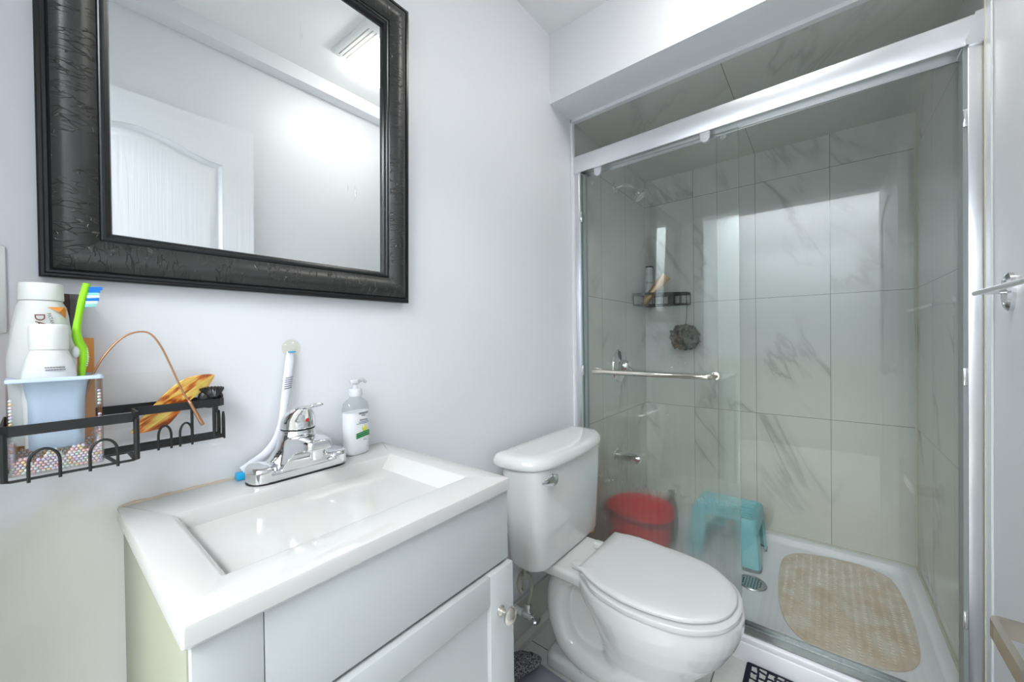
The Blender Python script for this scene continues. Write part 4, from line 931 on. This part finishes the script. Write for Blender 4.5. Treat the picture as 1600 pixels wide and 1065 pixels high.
# ================================================================== ON THE SINK
def soap():
    cx, cy, z = .4515, -.0385, VZ
    t = thing('soap_dispenser', 'clear pump bottle of white hand soap on the sink corner', 'soap dispenser', (cx, cy, z))
    rot = .12
    def el(hx, hy, zz, n=36, p=2.6):
        out = []
        for k in range(n):
            a = 2*pi*k/n; c, s = math.cos(a), math.sin(a); x = hx*math.copysign(abs(c)**(2/p), c); y = hy*math.copysign(abs(s)**(2/p), s)
            out.append(Vector((cx + x*math.cos(rot) - y*math.sin(rot), cy + x*math.sin(rot) + y*math.cos(rot), zz)))
        return out
    LIQ = mat('milky_soap', (0.80, 0.82, 0.84), 0.25, sss=0.3)
    bm = NB(); loft(bm, [el(.024, .015, z+.0006), el(.0275, .0175, z+.004), el(.0285, .0185, z+.02), el(.0295, .0188, z+.085), el(.0290, .0185, z+.094)]); obj('soap_fill', bm, LIQ, t)
    bm = NB(); loft(bm, [el(.0292, .0189, z+.092), el(.0290, .0188, z+.104), el(.0265, .0170, z+.114), el(.018, .0135, z+.121), el(.0125, .0122, z+.124), el(.0120, .0118, z+.130)], cap0=False, cap1=False); obj('bottle_shoulder', bm, m_clear('clear_bottle', (0.90, 0.91, 0.92), 1.5, 0.05), t)
    PW = mat('frosted_pump', (0.86, 0.88, 0.90), 0.25, trans=0.35)
    bm = NB(); lathe(bm, [(.0135, .128), (.0140, .130), (.0140, .141), (.0125, .144), (.0055, .145), (.0048, .156)], (cx, cy, z)); obj('collar', bm, PW, t)
    bm = NB(); lathe(bm, [(.0045, .154), (.0090, .156), (.0110, .160), (.0105, .165), (0, .166)], (cx, cy, z)); d = Vector((math.cos(-2.2), math.sin(-2.2), 0)); 
    tube(bm, [Vector((cx, cy, z+.161)), Vector((cx, cy, z+.161)) + Vector((.022, .004, .001)), Vector((cx, cy, z+.161)) + Vector((.029, .005, -.005))], [.0055, .0042, .0032], 10); obj('pump_head', bm, PW, t)
    # printed label on the face turned to the room
    ux = Vector((math.cos(rot), math.sin(rot), 0)); nrm = Vector((math.sin(rot), -math.cos(rot), 0)); f = Vector((cx, cy, z)) + nrm*.0192
    GI = mat('dark_label_ink', (0.05, 0.06, 0.08), 0.5); GR = mat('green_label_band', (0.02, 0.22, 0.06), 0.45); YE = mat('yellow_green_leaf', (0.62, 0.60, 0.08), 0.5)
    def lab(x, zz): return f + ux*x + Vector((0, 0, zz))
    bm = text_bm('amazon', .0075, frame4(lab(.006, .0915), ux, (0, 0, 1))); obj('label_word', bm, GI, t)
    bm = text_bm('basics', .0040, frame4(lab(.006, .0865), ux, (0, 0, 1))); obj('label_word', bm, GI, t)
    bm = text_bm('Hand Soap', .0045, frame4(lab(.006, .0765), ux, (0, 0, 1))); obj('label_word', bm, GI, t)
    bm = NB()
    for zz, a, b in ((.0722, -.006, .019), (.0690, -.012, .019)):
        tube(bm, [lab(a, zz), lab(b, zz)], .0005, 4)
    obj('label_line', bm, mat('blue_label_ink', (0.10, 0.14, 0.30), 0.5), t)
    bm = NB()
    for dx, L, an in ((0, .013, 0), (.003, .012, .3), (-.003, .011, -.35), (.005, .008, .6), (-.005, .007, -.65)):
        b0 = lab(.008 + dx*.4, .052); tube(bm, [b0, b0 + ux*(L*math.sin(an)*.6) + Vector((0, 0, L*.6)), b0 + ux*(L*math.sin(an)) + Vector((0, 0, L))], [.0014, .0011, .0003], 5)
    obj('aloe_picture', bm, YE, t)
    bm = NB()
    for i in range(3):
        zz = .0495 - i*.0042; tube(bm, [lab(-.013, zz-.003), lab(0, zz-.001), lab(.012, zz+.0005), lab(.0205, zz+.001)], 1, flat=(.0003, .0016, 0), up=(0, 0, 1))
    obj('green_band', bm, GR, t)
    bm = text_bm('7.5 oz', .0032, frame4(lab(.009, .0325), ux, (0, 0, 1))); obj('label_word', bm, GI, t)
soap()

def brush():
    t = thing('cleaning_brush', 'white long handled cleaning brush leaning on the wall behind the faucet', 'brush', (.24, -.018, VZ))
    m = mat('white_brush_plastic', (0.78, 0.80, 0.85), 0.3)
    ctl = [(.2395, -.020, .8560), (.2570, -.020, .8660), (.2790, -.020, .8800), (.2975, -.019, .9030), (.3085, -.017, .9330), (.3135, -.015, .9600), (.3185, -.013, .9900), (.3235, -.011, 1.0220), (.3275, -.009, 1.0480), (.3305, -.008, 1.0720)]
    p = catmull(ctl, 6); n = len(p); ws = [.0085, .0085, .008, .0072, .0068, .0072, .0082, .0085, .0088, .0070]
    wv = [ws[min(i//6, 9)] + (ws[min(i//6+1, 9)] - ws[min(i//6, 9)])*(i % 6)/6 for i in range(n)]
    bm = NB(); tube(bm, p, wv, 16, flat=(1, .45), up=(0, -1, 0)); obj('handle', bm, m, t)
    dk = mat('dark_groove', (0.10, 0.09, 0.12), 0.5)
    for i in range(6):
        c = Vector((.3208 + i*.00075, -.0160 + .0003*i, .9990 + i*.0042)); bm = NB(); tube(bm, [c - Vector((.0068, 0, .0008)), c + Vector((0, -.0006, 0)), c + Vector((.0068, 0, .0012))], .0007, 6); obj('grip_groove', bm, dk, t)
    BLU = mat('sky_blue_plastic', (0.02, 0.42, 0.78), 0.35)
    bm = NB(); box(bm, .2305, .2470, -.0260, -.0090, .8418, .8535, .001); obj('bristle_block', bm, BLU, t)
    bm = NB(); tube(bm, [(.3235, -.0135, 1.0715), (.3380, -.0135, 1.0715)], .0014, 8); obj('blue_ring', bm, BLU, t)
    bm = NB(); sphere(bm, (.3192, -.0165, .9660), .0011, 10, 6); obj('blue_dot', bm, BLU, t)
    bm = NB(); lathe(bm, [(.0182, 0), (.0178, .0012), (.0130, .005), (.0060, .008), (.004, .012), (0, .0122)], (.3345, -.0012, 1.0790), (0, -1, 0)); obj('suction_cup', bm, m_clear('yellowed_clear_vinyl', (0.975, 0.97, 0.93), 1.35, 0.05), t)
brush()
# switch plate at the very left
t = thing('switch_plate', 'white switch plate on the wall left of the mirror', 'switch', (-.055, 0, 1.167))
bm = NB(); box(bm, -.0905, -.0190, -.0065, -.0002, 1.1085, 1.2255, .003); obj('plate', bm, WHITEP, t)
bm = NB(); box(bm, -.0630, -.0470, -.0100, -.0064, 1.135, 1.199, .001); obj('rocker', bm, WHITEP, t)

# ================================================================== RIGHT WALL
def towel_rod():
    t = thing('towel_bar', 'thin chrome towel bar on oval wall mount at the right edge', 'towel bar', (1.33, -1.173, 1.181))
    bm = NB(); lathe(bm, [(0, 0), (.024, 0), (.024, .007), (.020, .012), (0, .0125)], (1.333, -1.173, 1.181), (0, 1, 0), sx=1.0, sy=1.75)
    mnt = obj('wall_mount', bm, CHROME, t)
    for s in (1, -1):
        bm = NB(); lathe(bm, [(0, 0), (.0035, 0), (.003, .0015), (0, .0016)], (1.333, -1.1608, 1.181 + s*.026), (0, 1, 0), seg=14); obj('screw', bm, ALUD, mnt)
    bm = NB(); tube(bm, [(1.333, -1.163, 1.181), (1.331, -1.122, 1.181)], .0040, 10); obj('arm', bm, CHROME, t)
    bm = NB(); tube(bm, [(1.333, -1.120, 1.181), (.780, -1.120, 1.181)], .0055, 12); obj('rod', bm, CHROME, t)
    bm = NB(); tube(bm, [(.790, -1.163, 1.181), (.790, -1.122, 1.181)], .0040, 10); obj('arm', bm, CHROME, t)
    bm = NB(); lathe(bm, [(0, 0), (.024, 0), (.024, .007), (.020, .012), (0, .0125)], (.790, -1.173, 1.181), (0, 1, 0), sx=1.0, sy=1.75); obj('wall_mount', bm, CHROME, t)
towel_rod()
def paper_holder():
    t = thing('toilet_paper_holder', 'polished nickel strap toilet paper holder on right wall', 'toilet paper holder', (1.13, -1.173, .54))
    m = mat('warm_polished_nickel', (0.50, 0.45, 0.37), 0.16, 1.0)
    y = -1.100; z0, z1 = .524, .560
    path = [(1.118, -1.166, 0), (1.136, -1.155, 0)]
    pts = [Vector(q) for q in ((1.132, -1.172, .541), (1.132, -1.130, .541), (1.132, -1.112, .541), (1.129, -1.103, .541), (1.120, -1.100, .541), (1.08, -1.100, .541), (1.00, -1.100, .541), (.975, -1.100, .541))]
    pp = []
    for a, b in zip(pts[:-1], pts[1:]): pp.append(a)
    pp.append(pts[-1])
    bm = NB(); tube(bm, pp, 1, flat=(.0055, .0165, 0), up=(0, 0, 1)); bmesh.ops.bevel(bm, geom=[e for e in bm.edges if len(e.link_faces) == 2 and e.calc_face_angle(0) > 1.2], offset=.002, segments=2, affect='EDGES')
    obj('strap', bm, m, t)
    bm = NB(); box(bm, 1.105, 1.158, -1.1728, -1.164, .512, .570, .003); obj('wall_plate', bm, m, t)
paper_holder()

# ================================================================== IN THE SHOWER
def bucket():
    c = (1.81, -.168); zf = .0365; H = .250
    t = thing('bucket', 'red plastic bucket with dark grey handle in the shower corner', 'bucket', (*c, zf))
    R = mat('red_plastic', (0.80, 0.03, 0.032), 0.35)
    bm = NB(); lathe(bm, [(0, 0), (.112, 0), (.117, .004), (.147, H-.03), (.151, H-.03), (.153, H-.004), (.151, H), (.147, H-.002), (.144, H-.03), (.114, .008), (0, .008)], (*c, zf), seg=48); obj('pail', bm, R, t)
    bm = NB(); pts = [Vector((c[0] + .158*math.cos(a), c[1] + .158*math.sin(a), zf + H - .006 - .030*math.sin(-a) if math.sin(a) < 0 else zf + H - .006)) for a in [math.radians(q) for q in range(-235, -8, 8)]]
    tube(bm, pts, .0075, 10); obj('handle', bm, mat('dark_grey_plastic', (0.06, 0.07, 0.065), 0.5), t)
    bm = NB()
    bm2 = NB(); c2 = (2.080, -.235)
    lathe(bm2, [(0, 0), (.028, 0), (.030, .004), (.030, .17), (.018, .195), (.013, .20), (.013, .215), (.016, .216), (.016, .25), (0, .251)], (*c2, .0365)); obj('cleaner_bottle', bm2, mat('dark_green_plastic', (0.02, 0.09, 0.06), 0.35), origin=(*c2, .0365), label='dark green bottle between the red bucket and teal stool', cat='bottle')
bucket()
def stool():
    t = thing('step_stool', 'teal plastic step stool with ribbed top in the shower', 'stool', (2.135, -.49, .0365))
    m = mat('teal_plastic', (0.27, 0.62, 0.67), 0.35); md = mat('teal_foot_grey', (0.22, 0.27, 0.27), 0.6)
    x0, x1, y0, y1, zt = 2.010, 2.265, -.620, -.345, .262
    zf = .0375
    bm = NB()
    loft(bm, [rrect(x0-.006, x1+.006, y0-.006, y1+.006, .03, zt-.056), rrect(x0, x1, y0, y1, .03, zt-.010), rrect(x0+.004, x1-.004, y0+.004, y1-.004, .028, zt-.002), rrect(x0+.012, x1-.012, y0+.012, y1-.012, .024, zt), rrect(x0+.020, x1-.020, y0+.020, y1-.020, .02, zt-.003)], cap0=False, cap1=True)
    top = obj('top', bm, m, t)
    for i in range(9):
        x = x0 + .034 + i*.0234; bm = NB(); box(bm, x-.0045, x+.0045, y0+.028, y1-.028, zt-.006, zt+.0015, .002); obj('top_rib', bm, m, top)
    for sx, sy in ((0, 0), (1, 0), (0, 1), (1, 1)):
        bm = NB(); rings = []
        for z, o_ in ((zt-.02, 0), (zt-.09, .006), (zf+.012, .016)):
            xa, ya = (x0 - o_*.6, y0 - o_*.6) if True else 0
            xx = (x0 - o_) if sx == 0 else (x1 + o_); yy = (y0 - o_) if sy == 0 else (y1 + o_)
            ix = 1 if sx == 0 else -1; iy = 1 if sy == 0 else -1; w = .074 - .2*o_; th = .008
            L = [(0, w), (0, .022), (.006, .006), (.022, 0), (w*.8, 0), (w*.8, th), (.024, th), (th+.002, .024), (th, w)]
            rings.append([Vector((xx + ix*a, yy + iy*b, z)) for a, b in L])
        loft(bm, rings); lg = obj('leg', bm, m, t)
        bm = NB(); o_ = .017; xx = (x0 - o_) if sx == 0 else (x1 + o_); yy = (y0 - o_) if sy == 0 else (y1 + o_); ix = 1 if sx == 0 else -1; iy = 1 if sy == 0 else -1
        loft(bm, [[Vector((xx + ix*a, yy + iy*b, z)) for a, b in L] for z in (zf, zf+.013)]); obj('foot_pad', bm, md, lg)
    # printed flowers on the front apron
    bm = NB(); box(bm, x0-.0068, x0-.0035, -.560, -.405, zt-.044, zt-.016, .001); d = obj('decal', bm, mat('pale_decal', (0.20, 0.42, 0.42), 0.4), t)
    for yy, col in ((-.430, (0.75, 0.68, 0.58)), (-.520, (0.72, 0.20, 0.14)), (-.475, (0.04, 0.10, 0.06))):
        bm = NB()
        for k in range(6): a = 2*pi*k/6; sphere(bm, (x0-.0062, yy + .010*math.cos(a), zt-.030 + .006*math.sin(a)), .007, 10, 6, (.15, 1, .9))
        obj('printed_flower', bm, mat('print_ink', col, 0.5), d)
stool()
def shower_mat():
    zf = .0370
    out = [(1.640, -.875), (1.655, -.800), (1.720, -.745), (1.840, -.714), (2.000, -.700), (2.140, -.698), (2.235, -.712), (2.300, -.760), (2.335, -.840), (2.350, -.930), (2.345, -1.010), (2.300, -1.070), (2.200, -1.095), (2.050, -1.106), (1.880, -1.104), (1.760, -1.088), (1.690, -1.045), (1.652, -.965)]
    op = [(q.x, q.y) for q in catmull([(a, b, 0) for a, b in out], 5, closed=True)]
    m = mat('beige_vinyl_mat', (0.50, 0.42, 0.33), 0.35); k = NT(m); p = k.pos()
    k.l(k.mix(k.ramp(k.noise(p, 14, 4, 0.6), [(0.35, 0.0), (0.62, 1.0)]), (0.74, 0.59, 0.44), (0.84, 0.76, 0.65)), k.b.inputs['Base Color']); k.bump(k.noise(p, 55, 3), 0.5, 0.004)
    bm = NB(); cx, cy = 1.995, -.905
    def L(s, z): return [Vector((cx + (a-cx)*s, cy + (b-cy)*s, z)) for a, b in op]
    loft(bm, [L(.995, zf), L(1, zf+.001), L(1, zf+.004), L(.985, zf+.0055)])
    def inside(x, y):
        c = False; j = len(op)-1
        for i in range(len(op)):
            a, b = op[i], op[j]
            if (a[1] > y) != (b[1] > y) and x < (b[0]-a[0])*(y-a[1])/(b[1]-a[1]) + a[0]: c = not c
            j = i
        return c
    rnd = random.Random(2)
    for i in range(14):
        for j in range(46):
            x = 1.655 + j*.0158 + .008*(i % 2); y = -.725 - i*.0275 + rnd.uniform(-.002, .002)
            if inside(cx + (x-cx)*1.06, cy + (y-cy)*1.06):
                t = NB(); bmesh.ops.create_uvsphere(t, u_segments=8, v_segments=5, radius=1)
                for v in t.verts: v.co = Vector((x + v.co.x*.0062, y + v.co.y*.0062, zf+.005 + v.co.z*.0036))
                merge(bm, t)
    obj('shower_mat', bm, m, origin=(cx, cy, zf), label='beige bubbled vinyl bath mat on the shower floor', cat='bath mat')
shower_mat()

# ================================================================== ON THE FLOOR
def slipper():
    t = thing('slipper', 'grey knitted slipper on the floor beside the toilet base', 'slipper', (.985, -.17, 0))
    cx = .984
    K = mat('grey_marled_knit', (0.24, 0.24, 0.26), 0.9); k = NT(K); nn = k.n('ShaderNodeTexVoronoi'); nn.inputs['Scale'].default_value = 260; k.l(k.pos(), nn.inputs['Vector'])
    k.l(k.ramp(nn.outputs['Distance'], [(0.25, (0.42, 0.42, 0.45)), (0.6, (0.07, 0.07, 0.08))]), k.b.inputs['Base Color']); k.bump(nn.outputs['Distance'], 1.0, 0.003)
    LN = mat('grey_lining', (0.27, 0.27, 0.32), 0.85)
    def sole(s, z):
        ctl = [(0, -.030), (.030, -.036), (.048, -.062), (.053, -.110), (.050, -.160), (.047, -.210), (.047, -.255), (.036, -.290), (0, -.302), (-.036, -.290), (-.046, -.255), (-.044, -.210), (-.047, -.160), (-.053, -.110), (-.050, -.062), (-.030, -.036)]
        return [Vector((cx + q.x*s, -.166 + (q.y+.166)*s, z)) for q in catmull([(a, b, 0) for a, b in ctl], 4, closed=True)]
    bm = NB(); loft(bm, [sole(.96, .0005), sole(1.0, .003), sole(1.0, .014), sole(.97, .017)]); obj('sole', bm, mat('grey_sole', (0.20, 0.20, 0.22), 0.7), t)
    bm = NB(); loft(bm, [sole(.95, .016), sole(.95, .0215), sole(.90, .0225)]); obj('insole', bm, LN, t)
    bm = NB(); rings = []
    for yy, hw, h in ((-.031, .020, .020), (-.040, .036, .034), (-.060, .0495, .046), (-.090, .0545, .055), (-.120, .0550, .061), (-.142, .0540, .064), (-.150, .0535, .064)):
        rings.append([Vector((cx + hw*math.cos(a), yy - .028*(hw*math.cos(a)/.054)**2*(-1 if yy < -.1 else 0) + (.03*(1-math.sin(a)) if yy < -.13 else 0), .004 + h*math.sin(a)**.8)) for a in [pi*q/20 for q in range(21)]])
    loft(bm, rings, cap0=True, cap1=False, closed=False)
    o = obj('knit_upper', bm, K, t); sm = o.modifiers.new('thick', 'SOLIDIFY'); sm.thickness = .004
    bm = NB(); r = rings[-1]; tube(bm, [p + Vector((0, -.001, .001)) for p in r], .0042, 8); obj('opening_trim', bm, K, t)
    bm = NB(); tube(bm, [(cx+.016, -.118, .067), (cx+.024, -.108, .066), (cx+.036, -.094, .056)], [.0012, .004, .0012], 8, flat=(1, .5)); obj('black_tab', bm, RUBBER, t)
slipper()
def bath_rug():
    m = mat('navy_white_woven', (0.03, 0.035, 0.06), 0.95); k = NT(m); p = k.pos(); sp = k.n('ShaderNodeSeparateXYZ'); k.l(p, sp.inputs[0])
    d = k.noise(p, 60, 2)
    u = k.math('ADD', k.math('MULTIPLY', sp.outputs[0], 34.0), k.math('MULTIPLY', d, 0.5)); v = k.math('ADD', k.math('MULTIPLY', sp.outputs[1], 44.0), k.math('MULTIPLY', d, 0.5))
    row = k.math('FLOOR', v); uu = k.math('ADD', u, k.math('MULTIPLY', k.math('MODULO', row, 2.0), 0.5))
    fu = k.math('ABSOLUTE', k.math('SUBTRACT', k.math('FRACT', uu), 0.5)); fv = k.math('ABSOLUTE', k.math('SUBTRACT', k.math('FRACT', v), 0.5))
    w_ = k.math('MULTIPLY', k.math('LESS_THAN', fu, 0.34), k.math('LESS_THAN', fv, 0.34))
    inx = k.math('MULTIPLY', k.math('LESS_THAN', sp.outputs[0], 1.463), k.math('LESS_THAN', sp.outputs[1], -.668))
    w_ = k.math('MULTIPLY', w_, inx)
    k.l(k.mix(w_, (0.012, 0.015, 0.035), (0.62, 0.62, 0.60)), k.b.inputs['Base Color']); k.bump(k.math('ADD', w_, k.noise(p, 400, 2)), 1.0, 0.004)
    bm = NB(); loft(bm, [rrect(.98, 1.4755, -1.15, -.652, .008, .0005), rrect(.98, 1.4755, -1.15, -.652, .008, .010), rrect(.984, 1.4715, -1.146, -.656, .006, .013)])
    obj('bath_rug', bm, m, origin=(1.23, -.9, 0), label='navy and white woven rug on the floor by the shower', cat='rug')
bath_rug()
